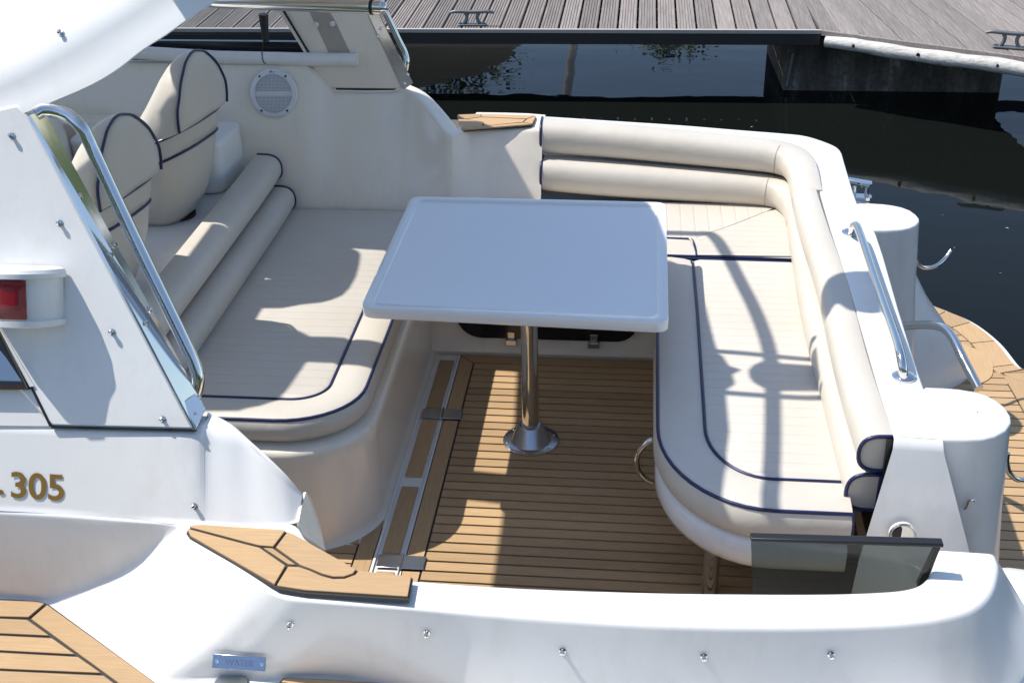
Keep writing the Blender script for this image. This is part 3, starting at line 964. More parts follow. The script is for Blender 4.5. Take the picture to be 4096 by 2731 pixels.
A_ = [Vector(q[0]) for q in pr]
B_ = [Vector(q[1]) for q in pr]
C_ = [Vector(q) for q in cbot]
for i in range(len(C_), len(B_)):
    t = (B_[min(i + 1, len(B_) - 1)] - B_[i - 1])
    t.z = 0
    t.normalize()
    o = Vector((t.y, -t.x, 0))
    fl = .036 + .11 * max(0, (i - 16) / 6)
    C_.append(B_[i] + o * fl + Vector((0, 0, -.225)))
A2, B2, C2 = cr(A_, 4), cr(B_, 4), cr(C_, 4)
S2 = [q.x for q in cr([V(c_, 0, 0) for c_ in conc[:len(A_)]], 4)]
rows = []
for i, (a, b, c) in enumerate(zip(A2, B2, C2)):
    s_ = max(0, S2[i])
    mid = b.lerp(c, .45) + Vector((0, .03, -.028)) * s_
    q = b.lerp(c, .82) + Vector((0, .012, -.012)) * s_
    big = .009 + .003 * (1 - s_)
    rows.append(prof_section([a + Vector((0, .03, -.68)), a + Vector((0, .012, -.15)), a, b, mid, q, c, c + Vector((0, -.03, -.012))], [0, .02, .012, big, .1, .02, .02, 0], 4))
pcm = loft('port_coaming', rows, GEL, boat, angle=80)
# port quarter of the stern
loft('quarter_deck', [[Vector((1.50 + .22 * math.cos(a) * s, -1.86 + .24 * math.sin(a) * s, z)) for a in [k * math.pi / 14 for k in range(29)]] for s, z in ((.02, .47), (.8, .47), (.95, .46), (1.0, .44), (1.02, .3), (1.04, -.5))], GEL, boat, angle=60)

# port side deck with teak patches
sd = box('side_deck', (-3.0, -2.62, ZD - .06), (1.5, -1.80, ZD - .002), GEL, boat, .01)
tkp = [Vector(q) for q in [(-1.389,-1.945,0.45),(-0.8605,-1.9176,0.45),(-0.7806,-1.9144,0.45),(-0.7369,-1.9261,0.45),(-0.3916,-2.1519,0.45),(-0.2575,-2.2432,0.45),(-1.1108,-2.366,0.45)]]
side = prism('teak_walkway', [(q.x, q.y) for q in tkp], ZD - .004, ZD + .002, CAULK, sd)
# margin strip along the diagonal, then planks running fore and aft
def px_strip(pts, mat=TEAKX, par=None, h=.006, bev=.0012, z=.002):
    Q = [Vector(q) for q in pts]
    Q = [Vector((q.x, q.y, ZD + z)) for q in Q]
    return quad_up('plank', inset2d(Q, .0018), h, mat, par or side, bev)
px_strip([(-1.3757,-1.9486,0.45),(-0.8576,-1.9235,0.45),(-0.7779,-1.9203,0.45),(-0.7424,-1.9281,0.45),(-0.7606,-1.9783,0.45),(-0.8297,-1.9808,0.45),(-1.337,-2.0074,0.45)])
px_strip([(-0.737,-1.9306,0.45),(-0.3907,-2.1544,0.45),(-0.2685,-2.2381,0.45),(-0.2964,-2.2546,0.45),(-0.4781,-2.1589,0.45),(-0.7546,-1.9822,0.45)], TEAKX)
_l = [[(-1.3351,-2.0102,0.45),(-0.8277,-1.985,0.45),(-0.76,-1.984,0.45),(-0.6832,-2.0322,0.45),(-0.8035,-2.0347,0.45),(-1.3024,-2.06,0.45)],[(-1.2998,-2.064,0.45),(-0.8015,-2.0388,0.45),(-0.6768,-2.0373,0.45),(-0.6004,-2.0848,0.45),(-0.7782,-2.0867,0.45),(-1.2699,-2.1094,0.45)],[(-1.2673,-2.1134,0.45),(-0.7763,-2.0907,0.45),(-0.5934,-2.0896,0.45),(-0.5199,-2.1352,0.45),(-0.7519,-2.1408,0.45),(-1.2359,-2.1611,0.45)],[(-1.2334,-2.1649,0.45),(-0.75,-2.1446,0.45),(-0.514,-2.1399,0.45),(-0.4367,-2.1908,0.45),(-0.7253,-2.1954,0.45),(-1.2007,-2.2147,0.45)],[(-1.1983,-2.2183,0.45),(-0.7235,-2.199,0.45),(-0.4311,-2.1954,0.45),(-0.3615,-2.2397,0.45),(-0.6991,-2.2491,0.45),(-1.1676,-2.2651,0.45)]]
for q in _l:
    px_strip(q)
t2 = prism('teak_walkway', [(q[0], q[1]) for q in [(-0.1249,-2.1112,0.45),(0.2978,-2.1026,0.45),(0.3073,-2.1791,0.45),(-0.0542,-2.2086,0.45),(-0.1317,-2.1284,0.45)]], ZD - .004, ZD + .002, CAULK, sd)
px_strip([(-0.1239,-2.115,0.45),(0.289,-2.107,0.45),(0.2922,-2.1317,0.45),(-0.1018,-2.1512,0.45),(-0.1264,-2.1305,0.45)], TEAKX, t2)
px_strip([(-0.098,-2.1547,0.45),(0.2926,-2.1354,0.45),(0.2968,-2.168,0.45),(-0.0532,-2.1941,0.45)], TEAKX, t2)
lathe('filler_cap', [(.036, 0), (.036, .006), (.030, .009), (0, .009)], (-0.2332,-2.1417,0.45), STEEL, sd, (0, 0, 1), 28)

# teak step of the port coaming (z follows the cap)
ZT = .70
st = [(-0.3582,-1.9371,0.702),(-0.3487,-1.9271,0.702),(-0.3251,-1.9238,0.702),(-0.1422,-1.9285,0.702),(-0.1141,-1.943,0.702),(0.0448,-2.0466,0.702),(0.163,-2.0596,0.702),(0.1665,-2.1262,0.702),(-0.0491,-2.1232,0.702),(-0.1061,-2.1143,0.702),(-0.1255,-2.1037,0.702),(-0.3443,-1.9664,0.702),(-0.3575,-1.9508,0.702)]
step = quad_up('teak_step', [(q[0], q[1], .694) for q in st], .009, CAULK, boat)
pieces = [[(-0.3584,-1.9315,0.7),(-0.3486,-1.9253,0.7),(-0.3257,-1.9228,0.7),(-0.1436,-1.9276,0.7),(-0.139,-1.9303,0.7),(-0.1514,-1.9879,0.7),(-0.1845,-1.986,0.7),(-0.2212,-1.9755,0.7),(-0.355,-1.9358,0.7)],
          [(-0.1354,-1.933,0.7),(-0.1142,-1.9435,0.7),(-0.0231,-2.0028,0.7),(0.0426,-2.0458,0.7),(0.0386,-2.0613,0.7),(0.0207,-2.0723,0.7),(-0.0018,-2.0741,0.7),(-0.0267,-2.0664,0.7),(-0.0562,-2.052,0.7),(-0.0791,-2.0426,0.7),(-0.1472,-1.989,0.7)],
          [(-0.1753,-1.9911,0.7),(-0.1515,-1.9908,0.7),(-0.0846,-2.043,0.7),(-0.1064,-2.0419,0.7)],
          [(-0.3587,-1.9422,0.7),(-0.3556,-1.9397,0.7),(-0.2197,-1.9806,0.7),(-0.18,-1.9915,0.7),(-0.1082,-2.0455,0.7),(-0.1156,-2.1073,0.7),(-0.1268,-2.1001,0.7),(-0.3445,-1.9639,0.7)],
          [(-0.104,-2.0473,0.7),(-0.0798,-2.0468,0.7),(-0.0552,-2.0561,0.7),(-0.0256,-2.0711,0.7),(-0.0007,-2.0788,0.7),(0.0235,-2.0762,0.7),(0.0425,-2.0624,0.7),(0.0468,-2.0483,0.7),(0.1618,-2.0587,0.7),(0.1649,-2.1227,0.7),(-0.0502,-2.1196,0.7),(-0.1073,-2.1107,0.7),(-0.1125,-2.1084,0.7)]]
for pc in pieces:
    quad_up('plank', inset2d([(q[0], q[1], .7025) for q in pc], .0016), .006, TEAKX, step, .001)

# cabin side of the port coaming with lettering, shoulder sloping to the step
top = [(-1.0675,-1.8302,0.885),(-0.863,-1.8266,0.885),(-0.6826,-1.8246,0.885),(-0.501,-1.8207,0.885),(-0.3632,-1.8164,0.884),(-0.3336,-1.8032,0.872),(-0.2886,-1.8029,0.86),(-0.2504,-1.8073,0.838),(-0.2025,-1.8316,0.808),(-0.1583,-1.848,0.776),(-0.1207,-1.8481,0.74)]
crest = [(-0.3513,-1.7368,0.885),(-0.2932,-1.7595,0.873),(-0.2443,-1.7911,0.853),(-0.1889,-1.8231,0.825),(-0.1483,-1.8416,0.792),(-0.1186,-1.8469,0.744)]
led = [(-1.0746,-1.9028,0.715),(-0.8678,-1.9005,0.715),(-0.6879,-1.8967,0.71),(-0.5007,-1.9041,0.708),(-0.3673,-1.9091,0.705),(-0.3198,-1.9089,0.704),(-0.2705,-1.9086,0.703),(-0.2218,-1.9068,0.702),(-0.1784,-1.9035,0.702),(-0.1439,-1.8963,0.702),(-0.1239,-1.8823,0.702)]
led2 = [(-1.0739,-1.909,0.705),(-0.8672,-1.9066,0.705),(-0.6865,-1.9037,0.702),(-0.5007,-1.9079,0.7),(-0.364,-1.9211,0.7),(-0.3175,-1.9176,0.7),(-0.2692,-1.914,0.7),(-0.221,-1.9104,0.7),(-0.1776,-1.9071,0.7),(-0.1432,-1.8999,0.7),(-0.1185,-1.8887,0.7)]
rows = []
for i in range(len(top)):
    t_, l_ = Vector(top[i]), Vector(led[i])
    l2 = Vector(led2[i])
    inner = t_ + Vector((.012, .07, -.004)) if i < 5 else Vector(crest[i - 5])
    deep = inner + (Vector((-.06, .03, -.3)) if i < len(top) - 1 else Vector((-.004, .006, -.12)))
    if i >= 8:
        l_ = l_ + (t_ - l_) * .02
    rows.append(prof_section([deep, inner, t_, l_, l2], [0, .014, .022, .012, 0], 4))
R2 = []
for j in range(len(rows[0])):
    R2.append(cr([r[j] for r in rows], 4))
shoulder = loft('cabin_side', R2, GEL, boat, angle=80)
# inner end of the shoulder facing the sofa
slab('inner_panel', [(-0.128,-1.8139,0.7252),(-0.125,-1.8692,0.7232),(-0.125,-1.8987,0.7073),(-0.12,-1.901,0.6756),(-0.1,-1.8112,0.5575),(-0.115,-1.7892,0.6257),(-0.128,-1.7833,0.683)], .006, GELSH, boat)

# lettering
def textobj(body, size, mat, parent, M, name='lettering', extrude=.0006, offset=0.0, sx=1.0):
    cu = bpy.data.curves.new(name, 'FONT')
    cu.body = body
    cu.size = size
    cu.extrude = extrude
    cu.offset = offset
    cu.materials.append(mat)
    tmp = bpy.data.objects.new(name, cu)
    col.objects.link(tmp)
    dg = bpy.context.evaluated_depsgraph_get()
    me = bpy.data.meshes.new_from_object(tmp.evaluated_get(dg))
    bpy.data.objects.remove(tmp)
    S = Matrix.Diagonal((sx, 1, 1, 1))
    me.transform(S)
    me.transform(M)
    me.transform(Matrix.Translation(-origin(parent)))
    o = bpy.data.objects.new(name, me)
    link(o, parent)
    return o

def face_matrix(p, xdir, nrm):
    xd = Vector(xdir).normalized()
    n_ = Vector(nrm).normalized()
    yd = n_.cross(xd).normalized()
    xd = yd.cross(n_).normalized()
    return Matrix(((xd.x, yd.x, n_.x, p[0]), (xd.y, yd.y, n_.y, p[1]), (xd.z, yd.z, n_.z, p[2]), (0, 0, 0, 1)))

la, lb = Vector((-0.7845,-1.8821,0.7302)), Vector((-0.651,-1.8799,0.7262))
ga, na = snap(shoulder, la)
gb, nb = snap(shoulder, lb)
gw = (gb - ga).length
def conform(o, surf, off):
    g = ORG[boat.name]
    for v in o.data.vertices:
        loc, nrm = snap(surf, v.co + g)
        v.co = loc + nrm * off - g
chars = textobj('305', .083, GOLD, boat, face_matrix(ga + na * .004, gb - ga, na), 'lettering', 0, .0014, 1.05)
conform(chars, shoulder, .0022)
dotp, dn = snap(shoulder, Vector((-0.8146,-1.8809,0.7361)))
dot_ = textobj('.', .083, GOLD, boat, face_matrix(dotp + dn * .003, gb - ga, dn), 'lettering', 0, .001, 1.2)
conform(dot_, shoulder, .0022)

# ---- port pillar: slanted panel, stainless strip, bolts and curved grab rail
pq = [(-0.68,-1.8295,0.8871),(-0.3549,-1.8194,0.8863),(-0.7451,-1.5148,1.5),(-0.7672,-1.5059,1.5186),(-1.0661,-1.5425,1.4666),(-1.0638,-1.6578,1.2433)]
pil = slab('pillar', [Vector(q) for q in pq][::-1], .045, GEL, boat)
bevel(pil, .006, 2)
pil2 = slab('cabin_panel', [(-1.064,-1.6525,1.2405),(-0.8415,-1.7019,1.131),(-0.6821,-1.8242,0.8843),(-1.0604,-1.8383,0.8808)], .03, GEL, boat)
slab('panel_seam', [(-0.684,-1.8278,0.8861),(-0.678,-1.8276,0.8863),(-0.7251,-1.7876,0.9665),(-0.7311,-1.7879,0.9664)], .004, BLACK, boat)
slab('base_seal', [(-0.6799,-1.8312,0.8881),(-0.3548,-1.8211,0.8872),(-0.3547,-1.8229,0.8838),(-0.6798,-1.833,0.8846)], .03, BLACK, boat)
wf = tube('window_frame', [(-0.9228,-1.6579,1.2473),(-0.8062,-1.7468,1.0681),(-0.7349,-1.7947,0.9709),(-0.9395,-1.8021,0.9693)], .013, BLACKG, boat, 6)
slab('window_pane', [(-0.9228,-1.6561,1.2464),(-0.8063,-1.745,1.0671),(-0.739,-1.7913,0.9734),(-0.9396,-1.7986,0.9718)], .004, steel('window_reflection', .02, (.35, .37, .38)), boat)
slab('frame_trim', [(-0.8065,-1.737,1.0826),(-0.8005,-1.7359,1.0844),(-0.719,-1.7932,0.9685),(-0.7289,-1.7945,0.9666)], .008, GEL, boat)

n0, n1 = Vector((-0.7411,-1.5147,1.4979)), Vector((-0.3569,-1.8177,0.8875))
wv_ = Vector((-.005, .075, -.012))
f1_, f0_ = Vector((-0.3554,-1.74,0.8915)), Vector((-0.7493,-1.43,1.4772))
strip_ = slab('stainless_strip', [n0 + Vector((.003, 0, 0)), n1 + Vector((.003, 0, 0)), f1_, f0_], -.006, STEEL, boat)
sn = Vector((.86, 0, .5))
for t, s_ in ((.27, .35), (.46, .30), (.445, .8), (.68, .26), (.66, .82), (.975, .3), (.955, .85)):
    lathe('bolt', [(.0075, 0), (.0075, .003), (.0045, .006)], n0.lerp(n1, t).lerp(f0_.lerp(f1_, t), s_) + Vector((.003, 0, .001)), STEEL, strip_, (.93, .05, .36), 8)
foot = slab('strip_foot', [(-0.3942,-1.7922,0.9326),(-0.355,-1.8149,0.8862),(-0.3557,-1.745,0.8923),(-0.3749,-1.745,0.932)], .006, STEEL, boat, .002)
rl = cr([(-0.719,-1.526,1.5042),(-0.705,-1.515,1.5086),(-0.678,-1.51,1.5053),(-0.6479,-1.515,1.4955),(-0.6228,-1.526,1.4777),(-0.6078,-1.531,1.4476),(-0.5904,-1.541,1.403),(-0.5264,-1.582,1.2546),(-0.4521,-1.634,1.1027),(-0.4097,-1.664,1.0161),(-0.3895,-1.679,0.9685),(-0.3816,-1.69,0.9361),(-0.3888,-1.7,0.907),(-0.4003,-1.715,0.8924),(-0.4086,-1.745,0.904),(-0.4081,-1.775,0.9298)], 5)
tube('grab_rail', rl, .0148, STEEL, boat, 16)

# ---- flybridge wing (white moulding top left) and unseen overhead deck shaped to the cockpit shadows
low = cr([(-1.7213,-1.6822,1.2372),(-1.2069,-1.5917,1.3801),(-0.836,-1.5311,1.4742),(-0.7451,-1.5144,1.5008),(-0.6881,-1.5024,1.5205),(-0.5952,-1.481,1.5561),(-0.537,-1.4634,1.5865),(-0.484,-1.443,1.6226),(-0.4311,-1.4262,1.6519),(-0.3861,-1.4101,1.6803),(-0.3211,-1.3891,1.7168),(-0.2261,-1.3587,1.7697)], 3)
rid = cr([(-1.826,-1.6155,1.3554),(-1.5143,-1.5685,1.4267),(-1.1372,-1.5209,1.4953),(-0.887,-1.4875,1.5444),(-0.8078,-1.4717,1.57),(-0.739,-1.4541,1.5996),(-0.6705,-1.4341,1.6342),(-0.6072,-1.4155,1.6661),(-0.552,-1.3991,1.6945),(-0.5124,-1.3862,1.717),(-0.4194,-1.351,1.7793),(-0.3052,-1.3068,1.8576)], 3)
rows = []
for a, b in zip(low, rid):
    e = b + Vector((-.05, .12, .12))
    g2 = e + Vector((-.03, .10, .02))
    rows.append(prof_section([a + Vector((-.05, .22, .05)), a + Vector((-.02, .04, .006)), a + Vector((0, .0, 0)), a.lerp(b, .5) + Vector((0, .006, 0)), b, e, g2], [0, .012, .006, .05, .03, .03, 0], 4))
wing = loft('flybridge_wing', rows, GEL, boat, angle=80)

def fly(poly_list, z, th, mat, name):
    cu = bpy.data.curves.new(name, 'CURVE')
    cu.dimensions = '2D'
    cu.fill_mode = 'BOTH'
    cu.extrude = th / 2
    for pts in poly_list:
        s_ = cu.splines.new('POLY')
        s_.points.add(len(pts) - 1)
        for pt, q in zip(s_.points, pts):
            pt.co = (q[0], q[1], 0, 1)
        s_.use_cyclic_u = True
    tmp = bpy.data.objects.new(name, cu)
    col.objects.link(tmp)
    dg = bpy.context.evaluated_depsgraph_get()
    me = bpy.data.meshes.new_from_object(tmp.evaluated_get(dg))
    bpy.data.objects.remove(tmp)
    me.transform(Matrix.Translation((0, 0, z)))
    me.materials.clear()
    me.materials.append(mat)
    o = bpy.data.objects.new(name, me)
    link(o, boat)
    return o
ZF = 2.0
holeA = [(-1.3744,0.1176),(-1.3409,0.0954),(-1.326,0.0615),(-1.3136,-0.0205),(-1.3054,-0.1122),(-1.3085,-0.2013),(-1.3221,-0.2596),(-1.3538,-0.2945),(-1.3842,-0.315),(-1.45,-0.333),(-1.5038,-0.3621),(-1.5706,-0.3663),(-1.5707,-0.456),(-1.509,-0.4687),(-1.4521,-0.4893),(-1.4026,-0.5162),(-1.3559,-0.5511),(-1.2523,-0.5486),(-0.9605,-0.5753),(-1.0076,0.0825)]
notch = [(-0.967,-0.7391),(-1.22,-0.7089),(-1.333,-0.7071),(-1.3412,-0.7842),(-1.3452,-0.8291),(-1.353,-0.8878),(-1.3756,-0.9319),(-1.4091,-0.9621),(-1.443,-0.9769),(-1.4657,-0.9902)]
xr = notch[0][0]
edge_ = [(-0.1566,0.0424),(-0.1236,-0.0759),(-0.0956,-0.2741),(-0.0783,-0.4965)]
flyd = [(-3.2, .72), (-.80, .72), (-.74, .66), (-.70, .25), (-.6, .17), (-.3, .15)] + edge_ + [(edge_[-1][0] + .02, -.65), (edge_[-1][0] + .02, -1.0), (edge_[-1][0] - .01, -1.25), (edge_[-1][0] - .04, -1.42), (-.55, -1.42), (-.62, -1.27), (xr + .03, -1.26), (xr + .005, -1.22)]
flyd += notch + [(-1.6, -1.0), (-3.2, -1.0)]
hole_b = [(-1.755, -.84), (-1.63, -.84), (-1.63, -.80), (-1.45, -.78), (-1.45, -.66), (-1.63, -.64), (-1.63, -.16), (-1.44, -.13), (-1.44, .03), (-1.63, .06), (-1.63, .10), (-1.755, .10)]
fd = fly([flyd, holeA, hole_b], ZF, .06, GEL, 'flybridge_deck')  # outline and openings traced back from the shadows and sun patches
# stainless pushpit rail of the flybridge, ladder stiles, unseen plates cut to throw shadows
pp = [(-0.4282,0.3248,2.12),(-0.2663,0.33,2.12),(-0.1698,0.3276,2.12),(-0.1061,0.3156,2.12),(-0.0633,0.1565,2.12),(-0.0248,-0.0673,2.12),(0.005,-0.2476,2.12),(0.024,-0.4039,2.12),(0.0331,-0.5423,2.12),(0.0289,-0.6859,2.12),(0.0151,-0.8792,2.12),(-0.0046,-1.0978,2.12),(-0.032,-1.3313,2.12),(-0.052,-1.4721,2.12)]
tube('pushpit_rail', cr(pp, 4), .021, STEEL, boat, 10)
for ln in [[(-0.1724,-0.5521,2.08),(-0.0394,-0.5595,2.08),(0.0785,-0.5731,2.08),(0.1692,-0.583,2.08),(0.3623,-0.594,1.84)],[(-0.1796,-0.791,2.08),(-0.054,-0.7993,2.08),(0.058,-0.8059,2.08),(0.1448,-0.8071,2.08),(0.3378,-0.8178,1.84)]]:
    tube('ladder_stile', cr(ln, 4), .014, STEEL, boat, 10)
def flatpoly(pts, name, z, th):
    return quad_up(name, [(q[0], q[1], z) for q in pts], th, GEL, boat)
flatpoly([(-0.1311,-0.5553,2.1),(-0.099,-0.58,2.1),(-0.0824,-0.6394,2.1),(-0.0447,-0.66,2.1),(-0.0749,-0.69,2.1),(-0.0704,-0.7447,2.1),(-0.1004,-0.7833,2.1),(-0.1416,-0.803,2.1),(-0.1795,-0.8056,2.1),(-0.1712,-0.558,2.1)], 'ladder_bracket', 2.08, .02)
flatpoly([(-0.0149,-0.6606,2.1),(0.003,-0.6285,2.1),(0.0352,-0.6002,2.1),(0.0758,-0.6132,2.1),(0.1663,-0.6176,2.1),(0.2041,-0.6254,2.1),(0.1874,-0.7637,2.1),(0.137,-0.7671,2.1),(0.0614,-0.7723,2.1),(0.022,-0.7629,2.1),(-0.0037,-0.7352,2.1),(-0.0154,-0.7037,2.1)], 'ladder_tread', 2.08, .03)
plate_outline = [(0.1751,-0.52,2.25),(0.2006,-0.458,2.25),(0.2404,-0.4023,2.25),(0.285,-0.3665,2.25),(0.3271,-0.3518,2.25),(0.3676,-0.3493,2.25),(0.369,-0.4679,2.25),(0.3473,-0.6224,2.25),(0.3182,-0.6323,2.25),(0.277,-0.6134,2.25),(0.2511,-0.5713,2.25),(0.2196,-0.5678,2.25),(0.1895,-0.6054,2.25)]
flatpoly(plate_outline, 'shadow_plate', 2.25, .04)  # unseen plate shaped to throw the rounded shadow on the stern backrest
# stainless tube with black strap under the flybridge side
ct = [(-0.528,-0.9014,1.6),(-0.4877,-0.9187,1.6),(-0.2518,-0.9475,1.6),(-0.0796,-0.968,1.6),(-0.0523,-0.9717,1.6),(-0.0387,-0.9736,1.6),(-0.0353,-0.974,1.6)]
ctb = tube('awning_tube', [Vector(q) for q in ct], .0165, STEEL, boat, 20, rs=[.0172, .0172, .0172, .0172, .0168, .013, .006])
tube('strap', [(-0.0785,-0.968,1.6),(-0.0706,-0.9687,1.6)], .0190, BLACK, ctb, 20)

# ---- navigation light on the pillar
np_, nn_ = Vector((-0.8097,-1.4024,1.7216)), Vector((0, -.925, .378))
L_ = [(-0.6731,-1.6663,1.2025),(-0.6537,-1.7142,1.1086),(-0.8143,-1.6716,1.201),(-0.793,-1.7209,1.1042)]
xd = Vector((1, 0, 0))
def nl(px_, h):
    return Vector(px_) + nn_ * h
fr_ = Vector((-0.7326,-1.6685,1.2019))
bb0, bb1 = Vector((-0.6552,-1.6682,1.1975)), Vector((-0.6439,-1.712,1.1121))
updir = (Vector((-0.7328,-1.6632,1.2121)) - Vector((-0.717,-1.7246,1.0923))).normalized()
cen = Vector((-0.7099,-1.696,1.1473))
hx = Vector((1, 0, 0)) - nn_ * nn_.x
hx.normalize()
updir = nn_.cross(hx)
if updir.z < 0:
    updir = -updir
def navsec(w_, d_, s0, s1):
    return [cen + hx * x_ + nn_ * y_ for x_, y_ in w_]
def nav_poly(scale, up, a0=0, a1=1):
    pts = [(.046, .0), (.046, .012), (.042, .034), (.032, .053), (.014, .070), (-.010, .079), (-.035, .080), (-.056, .072), (-.070, .048), (-.075, .0)]
    return [cen + hx * (x_ * scale) + nn_ * (y_ * scale) + updir * up for x_, y_ in pts]
nav = thing('navigation_light_tmp', 'x', 'x') if False else None
NS = 1.28
hb = loft('navigation_light', [nav_poly(.93 * NS, -.040 * NS), nav_poly(.93 * NS, .032 * NS)], plain('nav_white', (.70, .70, .68), .32), boat, closed_u=True, caps=True, angle=32)
loft('light_cap', [nav_poly(1.06 * NS, .032 * NS), nav_poly(1.06 * NS, .040 * NS), nav_poly(.99 * NS, .046 * NS), nav_poly(.80 * NS, .050 * NS)], plain('nav_cap_white', (.72, .72, .70), .32), hb, closed_u=True, caps=True, angle=25)
loft('light_base', [nav_poly(.85 * NS, -.052 * NS), nav_poly(1.02 * NS, -.049 * NS), nav_poly(1.02 * NS, -.040 * NS)], plain('nav_base_white', (.72, .72, .70), .32), hb, closed_u=True, caps=True, angle=25)
lp = [(.012, .0725), (-.010, .0775), (-.034, .0785), (-.054, .0705), (-.067, .047), (-.072, .006)]
lens_rows = [[cen + (hx * x_ + nn_ * y_ + updir * u_) * NS for x_, y_ in lp] for u_ in (-.036, -.01, .012, .030)]
loft('red_lens', lens_rows, LENS, hb, thick=.003)

# ---- snap studs along the white mouldings
STUD = [(.0085, 0), (.0085, .003), (.005, .004), (.005, .010), (.0062, .0115), (.0062, .015), (.003, .0175)]
def stud(surface, p, size=1.0):
    loc, nrm = snap(surface, Vector(p))
    size *= .85
    return lathe('snap_stud', [(r_ * size, h_ * size) for r_, h_ in STUD], loc - nrm * .001, STEEL, boat, nrm, 10)
for q in [(-0.7782,-1.5379,1.4574),(-0.6666,-1.6219,1.2879),(-0.5444,-1.7276,1.0758),(-0.4269,-1.8113,0.9064)]:
    stud(pil, q)
stud(wing, (-0.6842,-1.4678,1.6962))
stud(shoulder, (-0.3535,-1.8856,0.73))
for q in [(-0.0881,-2.1341,0.62),(0.1976,-2.1537,0.62),(0.4788,-2.1482,0.61),(0.7607,-2.1393,0.61),(1.0161,-2.1298,0.61)]:
    stud(pcm, q)
stud(pcm, (1.3992,-1.95,0.4132))

# brass-less steel plate engraved WATER
pa, pn = snap(pcm, Vector((-0.2083,-2.1354,0.5)))
pn = Vector((0, -.80, .60))
Mx = face_matrix(pa + pn * .018, (1, .0, -.01), pn)
def Mp(x_, y_, z_=0):
    return Mx @ Vector((x_, y_, z_))
plt = slab('name_plate', [Mp(-.058, -.015), Mp(.058, -.015), Mp(.058, .015), Mp(-.058, .015)], .003, steel('sky_tinted_steel', .12, (.50, .53, .60)), boat, .0008)  # blue of the reflected sky put into the steel's colour
for sx_ in (-.049, .049):
    lathe('screw', [(.0042, 0), (.003, .0015)], Mp(sx_, 0, .003), STEEL, plt, pn, 8)
textobj('WATER', .019, ENGR, plt, face_matrix(Mp(-.030, -.0065, .0036), (1, 0, -.01), pn), 'lettering', .0003, 0, .95)

# hull sides down to the water
loft('hull', [[V(-3.2, -2.6, ZD - .03), V(0, -2.62, ZD - .03), V(1.6, -2.5, ZD - .03)], [V(-3.2, -2.45, -.7), V(0, -2.45, -.7), V(1.6, -2.35, -.7)]], HULLW, boat)
loft('hull', [[V(-3.2, .80, .70), V(.2, .78, .70), V(1.1, .60, .60), V(1.45, .45, .4)], [V(-3.2, .82, -.7), V(.2, .80, -.7), V(1.1, .66, -.7), V(1.45, .5, -.7)]], HULLW, boat)

# ================================================================== LOOSE FURNITURE
# ---- table
tt = thing('table', 'white moulded cockpit table with raised rim on a steel pedestal', 'table', (0.2639,-0.5088,0.006))
tq = [(-0.199,-0.8763,0.7),(-0.1937,-0.0289,0.7),(0.7013,-0.0368,0.7),(0.7009,-0.913,0.7)]
TZ = .70
cor = rounded([(q[0], q[1]) for q in tq], .040, 8)
def tring(ins, z):
    c = sum(cor, Vector()) / len(cor)
    out = []
    hx_ = .436
    for q in cor:
        d = q - c
        out.append(Vector((c.x + d.x * (1 - ins / .44), c.y + d.y * (1 - ins / .43), z)))
    return out
rows = [tring(0.02, TZ - .036), tring(.003, TZ - .036), tring(0, TZ - .033), tring(0, TZ - .004), tring(.001, TZ - .001), tring(.004, TZ), tring(.030, TZ), tring(.0305, TZ - .0006), tring(.0325, TZ - .0068), tring(.0335, TZ - .007)]
tv, tf = grid(rows, True)
n_ = len(rows[0])
tf.append(tuple(range((len(rows) - 1) * n_, len(rows) * n_)))
tf.append(tuple(range(n_)))
mesh('table_top', tv, tf, TABLE, tt, True, 50)
pc = ORG[tt.name]
lathe('pole', [(.0285, .055), (.0285, .65)], pc, STEEL, tt, n=36)
fl = lathe('base_flange', [(.096, 0), (.096, .003), (.093, .005), (.070, .006), (.066, .010), (.042, .066), (.039, .068), (.037, .064), (.030, .060)], pc, STEELB, tt, n=48)
for k in range(6):
    a = math.radians(60 * k + 20)
    lathe('screw', [(.0058, 0), (.0058, .001), (.003, .003)], pc + Vector((.083 * math.cos(a), .083 * math.sin(a), .005)), STEEL, fl, n=10)

# ---- cushions
def edge_ring(out, z):
    return [Vector((q.x, q.y, z)) for q in out]

def cushion(name, label, outline, z0, z1, crown, mat_top, mat_side, inner=None, inner_open=None, group=None, bulge=.010):
    """outline(ins) gives an open front line; back is closed behind the backrest"""
    t = thing(name, label, 'seat cushion', (0, 0, 0), group)
    rws = []
    for ins, z in ((.012, z0), (.0, z0 + .008), (-bulge * .7, z0 + .03), (-bulge, z0 + .055), (-bulge * .5, z1 - .014), (.002, z1 - .003)):
        rws.append(edge_ring(outline(ins), z))
    loft('cushion_side', rws, mat_side, t, angle=60)
    return t

ZS = .46
# forward sofa seat
sofa = thing('seat_cushion', 'long cream seat cushion in front of the two helm seats, navy piped', 'seat cushion', (-.5, -.4, .385), 'cockpit seat cushions')
so_out = lambda ins: sofa_outline(ins + .006, .205)
rws = [edge_ring(so_out(i), z) for i, z in ((.05, .374), (.02, .376), (.004, .384), (-.010, .402), (-.014, .425), (-.009, .45), (.0, ZS))]
loft('cushion_side', rws, VIN, sofa, angle=60)
rws = [edge_ring(so_out(i), z) for i, z in ((.0, ZS), (.012, ZS + .006), (.045, ZS + .010), (.085, ZS + .009), (.106, ZS + .003))]
loft('cushion_border', rws, VIN, sofa, angle=60)
inn_l = so_out(.106)
tube('piping', [Vector((q.x, q.y, ZS)) for q in so_out(-.001)], .0052, NAVY, sofa, 8)
tube('piping', [Vector((q.x, q.y, ZS + .004)) for q in so_out(.107)], .0052, NAVY, sofa, 8)
rws = []
